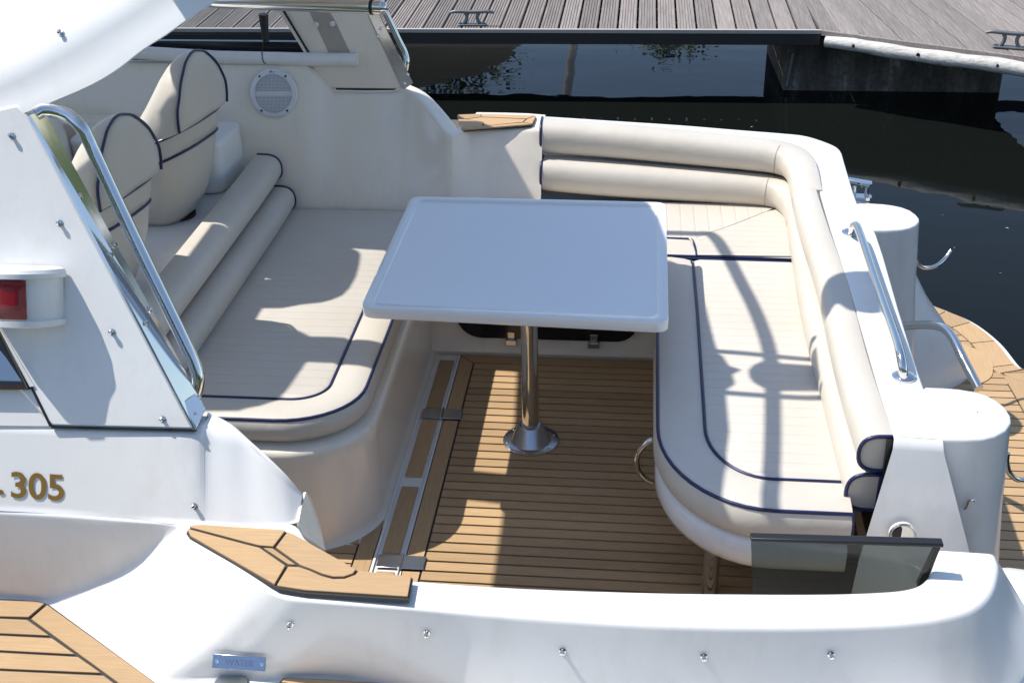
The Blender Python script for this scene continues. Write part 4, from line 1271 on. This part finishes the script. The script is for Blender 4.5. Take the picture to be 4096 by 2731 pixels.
for k, (i, dz) in enumerate(((.107, .002), (.118, .009), (.14, .012), (.25, .012), (.40, .011), (.62, .008))):
    L_ = so_out(i)
    if i > .2:
        L_ = [Vector((max(q.x, -.99), q.y, 0)) for q in L_]
    rws.append(edge_ring(L_, ZS + dz))
# the inner panel as one quilted sheet
pan_o = [Vector((q.x, q.y, ZS + .004)) for q in so_out(.108)]
pan_i = [Vector((q.x, q.y, ZS + .012)) for q in so_out(.125)]
ctr = [Vector((-.98, q.y if q.y > -1.0 else q.y, ZS + .010)) for q in so_out(.125)]
ymin = min(q.y for q in pan_i)
rows = [pan_o, pan_i, [a.lerp(Vector((-.98, a.y, ZS + .010)), .5) for a in pan_i], [Vector((-.98, a.y, ZS + .010)) for a in pan_i]]
loft('seat_panel', rows, VINX, sofa, angle=60)

# stern bench seat
bench = thing('seat_cushion', 'cream stern bench cushion with railing shadows and navy piping', 'seat cushion', (.95, -.7, .36), 'cockpit seat cushions')
bo = lambda ins: [q for q in bench_outline(ins + .004)]
YB = .016
def bo2(ins):
    L = bo(ins)
    L[0] = Vector((L[0].x, YB - max(ins, 0) * .2, 0))
    return L
rws = [edge_ring(bo2(i), z) for i, z in ((.03, .36), (.010, .361), (-.002, .370), (-.012, .392), (-.012, .425), (-.006, .450), (.0, ZS))]
loft('cushion_side', rws, VIN, bench, angle=60)
rws = [edge_ring(bo2(i), z) for i, z in ((.0, ZS), (.012, ZS + .006), (.05, ZS + .010), (.095, ZS + .009), (.128, ZS + .003))]
loft('cushion_border', rws, VIN, bench, angle=60)
end_ = bo2(-.001)
tube('piping', [Vector((q.x, q.y, ZS)) for q in end_] + [Vector((1.168, -1.456, ZS - .02)), Vector((1.168, -1.458, .37))], .0052, NAVY, bench, 8)
tube('piping', [Vector((.80, YB - .03, ZS + .002)), Vector((.806, YB - .06, ZS + .004))] + [Vector((q.x, q.y, ZS + .004)) for q in bo2(.13)[1:]], .0052, NAVY, bench, 8)
mesh('cushion_end', [(1.168, -1.455, .365), (1.168, -1.30, .365), (1.168, -1.30, ZS), (1.168, -1.455, ZS)], [(0, 1, 2, 3)], VIN, bench)
pan_o = [Vector((q.x, q.y, ZS + .004)) for q in bo2(.131)]
pan_i = [Vector((q.x, q.y, ZS + .012)) for q in bo2(.15)]
rows = [pan_o, pan_i, [a.lerp(Vector((1.20, a.y, ZS + .010)), .5) for a in pan_i], [Vector((1.20, a.y, ZS + .010)) for a in pan_i]]
loft('seat_panel', rows, VINX, bench, angle=60)
tube('piping', [(.672, YB, ZS), (.80, YB - .002, ZS + .002), (1.0, YB - .01, ZS + .002), (1.2, YB - .018, ZS)], .0052, NAVY, bench, 8)
loft('cushion_back', [[V(.672, YB, ZS), V(.9, YB - .005, ZS), V(1.2, YB - .018, ZS)], [V(.672, YB + .004, .37), V(.9, YB, .37), V(1.2, YB - .01, .37)]], VIN, bench)

# starboard corner seat
cor_ = thing('seat_cushion', 'cream corner seat cushion beyond the table with mitred stitching', 'seat cushion', (.75, .25, .36), 'cockpit seat cushions')
Yf = .040
loft('cushion_border', [[V(-.15, Yf + .002, .37), V(.5, Yf, .37), V(1.22, Yf - .008, .37)], [V(-.15, Yf - .006, .42), V(.5, Yf - .008, .42), V(1.22, Yf - .016, .42)],
                        [V(-.15, Yf, ZS), V(.5, Yf, ZS), V(1.22, Yf - .012, ZS)], [V(-.15, Yf + .02, ZS + .007), V(.5, Yf + .02, ZS + .007), V(1.22, Yf + .01, ZS + .007)],
                        [V(-.15, Yf + .15, ZS + .004), V(.5, Yf + .15, ZS + .004), V(1.22, Yf + .15, ZS + .004)]], VIN, cor_)
tube('piping', [(-.15, Yf, ZS), (.5, Yf, ZS + .001), (1.0, Yf - .008, ZS + .001), (1.22, Yf - .012, ZS)], .0052, NAVY, cor_, 8)
ip = [(0.5519,0.1915,0.462),(0.7211,0.1792,0.464),(0.7929,0.1733,0.465),(0.8085,0.1624,0.466),(0.8165,0.1096,0.466),(0.8221,0.0327,0.464)]
tube('piping', cr(ip, 4), .0052, NAVY, cor_, 8)
mt0, mt1 = Vector((0.8437,0.1782,0.472)), Vector((1.0949,0.4305,0.472))
mesh('seat_panel', [(-.15, ip[0][1] + .004, ZS + .009), (ip[2][0], ip[2][1] + .003, ZS + .010), mt0, mt1, (1.16, .50, ZS + .010), (-.15, .52, ZS + .010)], [(0, 1, 2, 3, 4, 5)], VINY, cor_)
mesh('seat_panel', [(ip[2][0], ip[2][1] + .003, ZS + .010), (ip[4][0], ip[4][1], ZS + .0095), (ip[5][0], ip[5][1], ZS + .0085), (1.22, Yf + .004, ZS + .0085), (1.22, .50, ZS + .010), mt1, mt0], [(0, 1, 2, 3, 4, 5, 6)], VINX, cor_)
tube('seam', [mt0 + Vector((-.02, 0, -.001)), mt0.lerp(mt1, .5), mt1], .0018, plain('seam_thread', (.42, .38, .31), .7), cor_, 5)

# ---- backrest rolls: D shaped rolls swept along the coaming
def droll(name, path, hs, depth, parent, mat=VIN, inward=None, n=14, capend=True, puff=0.0):
    """path = list of (front bottom point, height); profile bulges towards 'inward'"""
    rows = []
    N = len(path)
    for i in range(N):
        p = Vector(path[i])
        a, b = Vector(path[max(i - 1, 0)]), Vector(path[min(i + 1, N - 1)])
        t = (b - a)
        t.z = 0
        t.normalize()
        side = Vector((t.y, -t.x, 0)) * inward
        h, d = hs[i], depth
        e = min(i, N - 1 - i)
        s = 1.0
        if puff and e < 3:
            s = (1 - puff) + puff * (e / 3) ** .5
        prof = []
        for k in range(n + 1):
            an = math.radians(-90 + 180 * k / n)
            cx, cz = math.cos(an), math.sin(an)
            cx = abs(cx) ** .52
            cz = math.copysign(abs(cz) ** .86, cz)
            prof.append(p + side * (cx * d * s - d) + Vector((0, 0, h / 2 + cz * h / 2 * (.985 if e else .97))))
        prof.append(p - side * (d + .004) + Vector((0, 0, h * .97)))
        prof.append(p - side * (d + .004) + Vector((0, 0, h * .03)))
        rows.append(prof)
    return loft(name, rows, mat, parent, closed_u=True, caps=capend, angle=60), rows

def dpipe(row, parent, off, up=True):
    pts = [q + off for q in row]
    return tube('piping', pts, .0055, NAVY, parent, 8, closed=True)

def seg_pts(pts, n=5):
    return cr(pts, n)

GRP = 'cockpit backrest cushions'
# far (starboard) section
fb = thing('backrest_cushion', 'double roll cream backrest along the far coaming and round the stern corner', 'backrest', (.65, .5, .46), GRP)
lowp = [(0.2215,0.5144,0.485),(0.4934,0.5023,0.47),(0.7669,0.4919,0.462),(1.0025,0.477,0.459),(1.1052,0.4616,0.457),(1.1381,0.4175,0.455),(1.1523,0.3528,0.453),(1.1555,0.2615,0.451)]
upp = [(0.2179,0.5737,0.62),(0.4886,0.5734,0.605),(0.7619,0.5545,0.592),(0.9969,0.5292,0.583),(1.1205,0.5072,0.578),(1.155,0.4616,0.572),(1.1636,0.3727,0.566),(1.158,0.1896,0.56)]
pl_ = seg_pts([Vector(q) for q in lowp], 5)
pu_ = seg_pts([Vector(q) for q in upp], 5)
hl = [u.z - l_.z for u, l_ in zip(pu_, pl_)]
hu = [.135 - .028 * i / (len(pu_) - 1) for i in range(len(pu_))]
_, rl_ = droll('lower_roll', pl_, hl, .095, fb, inward=1, puff=.03)
_, ru_ = droll('upper_roll', pu_, hu, .100, fb, inward=1, puff=.03)
dpipe(rl_[0], fb, Vector((-.002, 0, 0)))
dpipe(ru_[0], fb, Vector((-.002, 0, 0)))
SEAMC = plain('stitched_seam', (.40, .36, .29), .7)
for r_i in (ru_[20], rl_[19], ru_[-1], rl_[-1]):
    tube('seam', [q for q in r_i[1:14]], .0022, SEAMC, fb, 5)
# stern section
sb = thing('backrest_cushion', 'double roll cream backrest along the stern coaming, end caps facing the gate', 'backrest', (1.15, -.6, .42), GRP)
lst = seg_pts([Vector((1.1549,0.2909,0.452)) + Vector((.0, -.004, 0)), Vector((1.1427,-0.1365,0.45)), Vector((1.134,-0.5398,0.445)), Vector((1.146, -1.0, .432)), Vector((1.150, -1.385, .425))], 6)
ust = seg_pts([Vector((1.1571,0.2295,0.56)) + Vector((0, -.004, 0)), Vector((1.1613,-0.1313,0.556)), Vector((1.1704,-0.4937,0.553)), Vector((1.163, -1.0, .55)), Vector((1.168, -1.385, .548))], 6)
_, r1_ = droll('lower_roll', lst, [.116 + .004 * 0 for _ in lst], .082, sb, inward=1, puff=.05)
_, r2_ = droll('upper_roll', ust, [.108] * len(ust), .080, sb, inward=1, puff=.05)
dpipe([q for q in r1_[-1]], sb, Vector((0, -.003, 0)))
dpipe([q for q in r2_[-1]], sb, Vector((0, -.003, 0)))
# sofa section (behind the forward seat)
fs = thing('backrest_cushion', 'double roll cream backrest between the forward sofa seat and helm seats', 'backrest', (-.8, -.4, .46), GRP)
l1 = seg_pts([V(-.745, -1.12, .458), V(-.742, -.7, .46), V(-.736, -.2, .462), V(-.728, .352, .465)], 6)
l2 = seg_pts([V(-.800, -1.12, .56), V(-.797, -.7, .562), V(-.790, -.2, .565), V(-.782, .40, .57)], 6)
_, f1 = droll('lower_roll', l1, [.105] * len(l1), .09, fs, inward=1, puff=.08)
_, f2 = droll('upper_roll', l2, [.112] * len(l2), .10, fs, inward=1, puff=.08)
tube('piping', [q + Vector((0, .001, 0)) for q in f1[-1][:15]], .0055, NAVY, fs, 8)
tube('piping', [q + Vector((0, .001, 0)) for q in f2[-1][:15]], .0055, NAVY, fs, 8)

# ---- helm seats
def helm_seat(c, rot, label):
    t = thing('helm_seat', label, 'seat', c, 'helm seats')
    R = Matrix.Rotation(rot, 3, 'Z') @ Matrix.Diagonal((.84, .80, .84))
    c = Vector(c)
    def sec(cx, z, wy, wxf, wxb, n=28, p=2.6):
        out = []
        sh = .40 * min(1, z / .27) * max(0, 1 - max(0, z - .37) / .22)
        for k in range(n):
            a = 2 * math.pi * k / n
            ca, sa = math.cos(a), math.sin(a)
            x_ = cx + math.copysign(abs(ca) ** (2 / p), ca) * (wxb if ca > 0 else wxf)
            y_ = math.copysign(abs(sa) ** (2 / p), sa) * wy
            out.append(c + R @ Vector((x_, y_, z + sh * (x_ + .05))))
        return out
    # bucket body: tapers to the foot
    body = [(-.06, .0, .135, .15, .10), (-.055, .03, .165, .19, .13), (-.045, .10, .20, .235, .165), (-.03, .19, .225, .26, .19), (-.02, .27, .235, .27, .205)]
    loft('bucket', [sec(*b) for b in body], VIN, t, closed_u=True, caps=True, angle=60)
    band = [(-.02, .272, .236, .27, .206), (-.012, .315, .240, .27, .212), (-.005, .36, .240, .26, .214)]
    loft('band', [sec(*b) for b in band], VIN, t, closed_u=True, caps=True, angle=60)
    loft('seat_pad', [sec(-.06, .36, .20, .22, .10), sec(-.06, .385, .195, .215, .10), sec(-.06, .40, .17, .19, .08)], VIN, t, closed_u=True, caps=True, angle=60)
    # backrest: raked slab, narrowing to a rounded head
    bk = [(.145, .362, .224, .33, .070), (.145, .40, .227, .28, .074), (.147, .45, .228, .215, .074), (.152, .52, .222, .155, .070), (.158, .59, .200, .118, .064), (.162, .64, .168, .092, .056), (.166, .68, .126, .070, .046), (.172, .712, .080, .048, .030), (.176, .728, .025, .02, .015)]
    loft('backrest', [sec(*b, p=2.9) for b in bk], VIN, t, closed_u=True, caps=True, angle=60)
    tube('piping', sec(-.02, .272, .238, .272, .208, 40), .0048, NAVY, t, 7, closed=True)
    tube('piping', sec(-.005, .361, .243, .263, .217, 40), .0048, NAVY, t, 7, closed=True)
    e = []
    for b in bk[:-1]:
        cx, z, wy, wf, wb = b
        sh = .40 * max(0, 1 - max(0, z - .37) / .22)
        e.append((cx + wb * .66, -wy * .95, z + sh * (cx + wb * .66 + .05)))
    e2 = [(a, -b_, z) for a, b_, z in e[::-1]]
    tube('piping', [c + R @ Vector(q) for q in cr(e + [(.186, 0, .731)] + e2, 4)], .0048, NAVY, t, 7)
    lathe('pedestal', [(.06, -.001), (.06, .008), (.05, .012), (.05, .03)], c, BLACK, t, n=20)
    return t
helm_seat((-1.06, -.02, .602), math.radians(-10), 'cream helm seat nearer the loudspeaker wall')
helm_seat((-1.065, -.68, .602), math.radians(-10), 'cream helm seat nearer the chrome rail, partly hidden by it')

# ---- smoked gate
gt = thing('transom_gate', 'smoked acrylic gate folded against the port coaming', 'gate', (1.0, -1.90, .0))
slab('gate_pane', [(0.8589,-1.93,0.7395),(1.2331,-1.93,0.7497),(1.2223,-1.93,0.6413),(1.2039,-1.93,0.5803),(0.8771,-1.93,0.5576)], .012, GLASS, gt)
slab('gate_edge', [(0.8568,-1.936,0.7494),(1.2463,-1.936,0.7581),(1.2477,-1.936,0.7486),(0.8575,-1.936,0.7408)], .022, BLACK, gt, .003)
slab('gate_edge', [(1.2336,-1.925,0.7411),(1.2443,-1.925,0.7395),(1.2282,-1.925,0.6374),(1.2115,-1.925,0.6363)], .012, BLACK, gt)

# ================================================================== JETTY
ZJ = -.078
jet = thing('jetty', 'weathered grey plank jetty with dark fascia, seen across the water', 'jetty', (0, 5.6, ZJ), 'jetty sections')
yE0, yE1 = 4.985, 5.06           # edge drifts slightly along x
def yE(x):
    return 4.985 + (x + 2.95) / 4.87 * .075
YF = 6.42
def deck_plank(x0, x1, ya0, ya1, yb, par, grooves, seed):
    """one board running away from the edge; grooves = number of milled grooves"""
    rnd = random.Random(seed)
    prof = [(0, 0)]
    zt = ZJ + rnd.uniform(-.003, .003)
    xs = []
    w_ = x1 - x0
    pts = [(x0, zt - .028), (x0, zt - .004), (x0 + .004, zt)]
    if grooves:
        m_ = w_ * .10
        gw_ = (w_ - 2 * m_) / grooves
        for g in range(grooves):
            a = x0 + m_ + g * gw_ + gw_ * .25
            b_ = a + gw_ * .5
            pts += [(a, zt), (a + .0025, zt - .006), (b_ - .0025, zt - .006), (b_, zt)]
    pts += [(x1 - .004, zt), (x1, zt - .004), (x1, zt - .028)]
    M_ = len(pts)
    fr = [(q[0], ya0 + (ya1 - ya0) * (q[0] - x0) / w_, q[1]) for q in pts]
    bk_ = [(q[0], yb, q[1]) for q in pts]
    fs_ = [(i, i + 1, M_ + i + 1, M_ + i) for i in range(M_ - 1)] + [(M_ - 1, 0, M_, 2 * M_ - 1), tuple(range(M_))]
    return mesh('plank', fr + bk_, fs_, WOOD, par)
PW = .1465
xk = 1.885
k = 0
while xk > -4.4:
    x1 = xk - .008
    x0 = xk - PW + .008
    deck_plank(x0, x1, yE(x0) + .035, yE(x1) + .035, YF, jet, (5 if x1 < 1.0 else (4 if k % 2 else 0)) if x1 < 1.7 else 0, k)
    xk -= PW
    k += 1
edge = [(-4.5, yE(-4.5)), (1.905, yE(1.905)), (1.905, yE(1.905) + .03), (-4.5, yE(-4.5) + .03)]
box('kerb_strip', (0, 0, 0), (.01, .01, .01), WOOD, jet) if False else None
prism('edge_strip', edge, ZJ - .02, ZJ + .006, PALEW, jet)
prism('fascia', [(-4.5, yE(-4.5) + .004), (1.90, yE(1.9) + .004), (1.90, yE(1.9) + .05), (-4.5, yE(-4.5) + .05)], ZJ - .105, ZJ - .021, WOODD, jet)
prism('fascia', [(-4.5, YF - .02), (3.9, YF - .02), (3.9, YF + .03), (-4.5, YF + .03)], ZJ - .105, ZJ - .02, WOODD, jet)
for yb in (5.35, 5.75, 6.1):
    box('bearer', (-4.5, yb, ZJ - .12), (1.8, yb + .06, ZJ - .03), WOODD, jet)
for xb in (-4.2, -2.6):
    lathe('pile', [(.10, -1.2), (.10, -.12)], (xb, 5.8, ZJ), WOODD, jet, n=14)

# angled section with fanned boards, silvered log and concrete abutment
j2 = thing('jetty', 'angled jetty corner edged with a silvery log', 'jetty', (2.9, 5.4, ZJ), 'jetty sections')
e0 = Vector((1.905, yE(1.905), 0))
e1 = Vector((3.172,4.4279,-0.078))
e1.z = 0
ed = (e1 - e0).normalized()
far_dir = Vector((-.115, .993, 0))
bnds = []
s_ = 0.0
while s_ < 2.2:
    bnds.append(s_)
    s_ += .152
for i in range(len(bnds) - 1):
    t0_, t1_ = bnds[i] + .004, bnds[i + 1] - .004
    a, b = e0 + ed * t0_ + Vector((0, .03, 0)), e0 + ed * t1_ + Vector((0, .03, 0))
    fan = min(1.0, (i + 1) / 3)
    d0 = Vector((0, 1, 0)).lerp(far_dir, fan).normalized()
    def reach(q):
        return q + d0 * ((YF - q.y) / d0.y)
    c_, d_ = reach(b), reach(a)
    zt = ZJ + random.uniform(-.003, .003)
    quad_up('plank', [(q.x, q.y, zt - .028) for q in (a, b, c_, d_)], .028, WOOD, j2, .003)
le = e0 + ed * 2.3
prism('edge_strip', [(e0.x, e0.y - .006), (le.x, le.y - .006), (le.x, le.y + .028), (e0.x + .005, e0.y + .028)], ZJ - .03, ZJ + .004, WOOD, j2)
lp_ = []
rs_ = []
for i in range(24):
    t_ = i / 23
    q = e0 + ed * (.03 + 2.3 * t_)
    lp_.append(Vector((q.x, q.y - .055 + .006 * math.sin(i * 1.1), ZJ - .058 + .005 * math.sin(i * .7) - .012 * t_)))
    rs_.append((.040 if i < 2 else .047) + .006 * t_ + .003 * math.sin(i * 1.7))
lg = tube('edge_log', lp_, .045, LOG, j2, 16, rs=rs_)
for t_ in (.20, .66, 1.2, 1.75):
    q = e0 + ed * (.03 + t_)
    lathe('bolt_recess', [(.013, 0), (.013, .003), (.008, .003), (.008, .006)], Vector((q.x, q.y - .103, ZJ - .050)), BLACK, lg, (0, -1, .25), 12)
abut = thing('concrete_abutment', 'dark stained concrete abutment under the jetty corner', 'abutment', (2.5, 5.8, ZW))
prism('abutment_wall', [(1.70, 5.33), (3.32, 5.33), (3.36, 6.4), (1.66, 6.4)], ZW - .6, ZJ - .045, CONC, abut, .012)
lathe('drain_pipe', [(.014, 0), (.014, .26)], (1.725, 5.30, ZW + .04), GALV, abut, (.1, 0, 1), 10)

# mooring cleats on the jetty
def dock_cleat(c, rot, label):
    t = thing('dock_cleat', label, 'cleat', c, 'jetty cleats')
    R = Matrix.Rotation(rot, 3, 'Z')
    c = Vector(c)
    def W(x_, y_, z_):
        return c + R @ Vector((x_, y_, z_))
    bp = [W(x_, y_, 0) for x_, y_ in ((-.11, -.03), (.11, -.03), (.11, .03), (-.11, .03))]
    quad_up('base_plate', rounded([(q.x, q.y, q.z) for q in bp], .02), .012, GALV, t, .003)
    for s in (-1, 1):
        tube('horn_leg', cr([W(s * .065, 0, .008), W(s * .045, 0, .035), W(s * .040, 0, .07), W(s * .055, 0, .098)], 4), .013, GALV, t, 10)
    tube('horn_bar', cr([W(-.165, 0, .094), W(-.12, 0, .103), W(0, 0, .10), W(.12, 0, .103), W(.165, 0, .094)], 4), .013, GALV, t, 10, rs=[.010 + .005 * math.sin(math.pi * i / 16) for i in range(17)])
    for s in (-1, 1):
        lathe('bolt_head', [(.011, 0), (.011, .007)], W(s * .09, 0, .012), GALV, t, n=6)
    return t
dock_cleat((-0.6766,5.1513,-0.076), math.radians(1), 'iron mooring cleat on the grooved planks above the dark water')
dock_cleat((3.1285,4.6455,-0.074), math.radians(-16), 'iron mooring cleat behind the silvery log at the jetty corner')

# floating specks and leaves
vv, ff = [], []
for i in range(26):
    x_, y_ = random.uniform(-.2, 3.6), random.uniform(1.2, 4.6)
    a = random.uniform(0, 6.28)
    s = random.choice((.006, .008, .012, .022))
    k_ = len(vv)
    vv += [(x_ + s * math.cos(a), y_ + s * math.sin(a), ZW + .003), (x_ - s * .4 * math.sin(a), y_ + s * .4 * math.cos(a), ZW + .005),
           (x_ - s * math.cos(a), y_ - s * math.sin(a), ZW + .003), (x_ + s * .4 * math.sin(a), y_ - s * .4 * math.cos(a), ZW + .005)]
    ff.append((k_, k_ + 1, k_ + 2, k_ + 3))
fl_ = mesh('floating_leaves', vv, ff, plain('dry_leaf', (.50, .42, .22), .6))
tag(fl_, 'tiny pale leaves and specks afloat on dark water', None, kind='stuff')

# ================================================================== WHAT THE WATER MIRRORS
def tree(x, y, h, r, seed, label, mat, n_leaf=2600, sparse=False):
    rnd = random.Random(seed)
    t = thing('tree', label, 'tree', (x, y, 1.0), 'trees on the far bank')
    base = Vector((x, y, .9))
    tube('trunk', cr([base, base + V(.1, 0, h * .3), base + V(-.1, .1, h * .6), base + V(0, 0, h * .92)], 3), .2, BARK, t, 8, rs=[.28 - .26 * i / 9 for i in range(10)])
    vs_, fs_ = [], []
    cl_ = []
    for k in range(22 if not sparse else 14):
        a = rnd.uniform(0, 6.283)
        zz_ = rnd.uniform(.35, 1.0)
        rr = r * math.sqrt(max(.05, 1 - ((zz_ - .55) / .5) ** 2)) * rnd.uniform(.3, 1)
        c_ = base + Vector((rr * math.cos(a), rr * math.sin(a), h * zz_))
        cl_.append(c_)
        if k % 2 == 0:
            tube('limb', [base + V(0, 0, h * zz_ * .65), (base + V(0, 0, h * zz_ * .65)).lerp(c_, .6) + V(0, 0, .2), c_], .05, BARK, t, 6, rs=[.09, .05, .02])
    for k in range(n_leaf):
        c_ = rnd.choice(cl_)
        q = c_ + Vector((rnd.gauss(0, 1), rnd.gauss(0, 1), rnd.gauss(0, .8))) * r * (.22 if not sparse else .16)
        s = rnd.uniform(.07, .15)
        u_ = Vector((rnd.uniform(-1, 1), rnd.uniform(-1, 1), rnd.uniform(-1, 1))).normalized()
        w_ = u_.orthogonal().normalized()
        i0 = len(vs_)
        vs_ += [q + u_ * s, q + w_ * s * .6, q - u_ * s, q - w_ * s * .6]
        fs_.append((i0, i0 + 1, i0 + 2, i0 + 3))
    me = bpy.data.meshes.new('crown')
    g = ORG[t.name]
    me.from_pydata([tuple(v - g) for v in vs_], [], fs_)
    me.materials.append(mat)
    o = bpy.data.objects.new('crown', me)
    link(o, t)
    return t
tree(1.5, 36, 7.0, 1.5, 3, 'bushy green tree mirrored in the water at centre right', LEAF, 1500)
tree(-6.0, 36, 8.9, 2.6, 5, 'sparse dark branched tree mirrored beside the chrome rail', LEAF2, 1100, True)
tree(-16, 38, 9, 3.4, 8, 'broad green tree far to the left on the bank', LEAF, 2600)

mb = thing('moored_boat', 'pale moored boat with tan canopy mirrored in the water', 'boat', (-1.8, 11.5, ZW))
loft('hull', [[V(-6, 10.6, ZW - .1), V(-1, 10.5, ZW - .1), V(1.0, 10.9, ZW - .1), V(1.9, 11.6, ZW - .1)], [V(-6, 10.4, .1), V(-1, 10.3, .15), V(1.2, 10.7, .25), V(2.2, 11.6, .35)],
              [V(-6, 10.7, .3), V(-1, 10.6, .32), V(1.0, 11.0, .4), V(1.9, 11.6, .45)], [V(-6, 12.8, .3), V(-1, 12.8, .32), V(1.0, 12.3, .4), V(1.9, 11.7, .45)]], HULLW, mb)
loft('canopy', [[V(-5.5, 10.9, .3), V(-2.5, 10.9, .3), V(-.6, 11.0, .35)], [V(-5.3, 11.0, 1.25), V(-2.6, 11.0, 1.35), V(-1.2, 11.1, 1.0)], [V(-5.2, 11.7, 1.5), V(-2.7, 11.7, 1.55), V(-1.4, 11.7, 1.15)],
                [V(-5.3, 12.4, 1.25), V(-2.6, 12.4, 1.3), V(-1.2, 12.3, 1.0)]], plain('tan_canvas', (.30, .25, .18), .8), mb)
tube('mast', [(-.2, 11.6, .3), (-.45, 11.6, 2.3)], .06, plain('mast_paint', (.62, .60, .55), .5), mb, 10)

# unseen leafy screen behind the camera, added to dim sky light on near faces
hd_ = thing('leaf_screen', 'unseen leafy screen added to block low sky light', 'leaf_screen', (0, -9.5, .75))
rnd = random.Random(11)
vs_, fs_ = [], []
for k in range(9000):
    q = Vector((rnd.uniform(-14, 16), -9.5 + rnd.gauss(0, .5), .75 + 2.9 * rnd.random() ** .8 + rnd.gauss(0, .12)))
    s_ = rnd.uniform(.10, .22)
    u_ = Vector((rnd.uniform(-1, 1), rnd.uniform(-1, 1), rnd.uniform(-1, 1))).normalized()
    w_ = u_.orthogonal().normalized()
    i0 = len(vs_)
    vs_ += [q + u_ * s_, q + w_ * s_ * .7, q - u_ * s_, q - w_ * s_ * .7]
    fs_.append((i0, i0 + 1, i0 + 2, i0 + 3))
me = bpy.data.meshes.new('foliage')
g = ORG[hd_.name]
me.from_pydata([tuple(v - g) for v in vs_], [], fs_)
me.materials.append(LEAF)
link(bpy.data.objects.new('foliage', me), hd_)
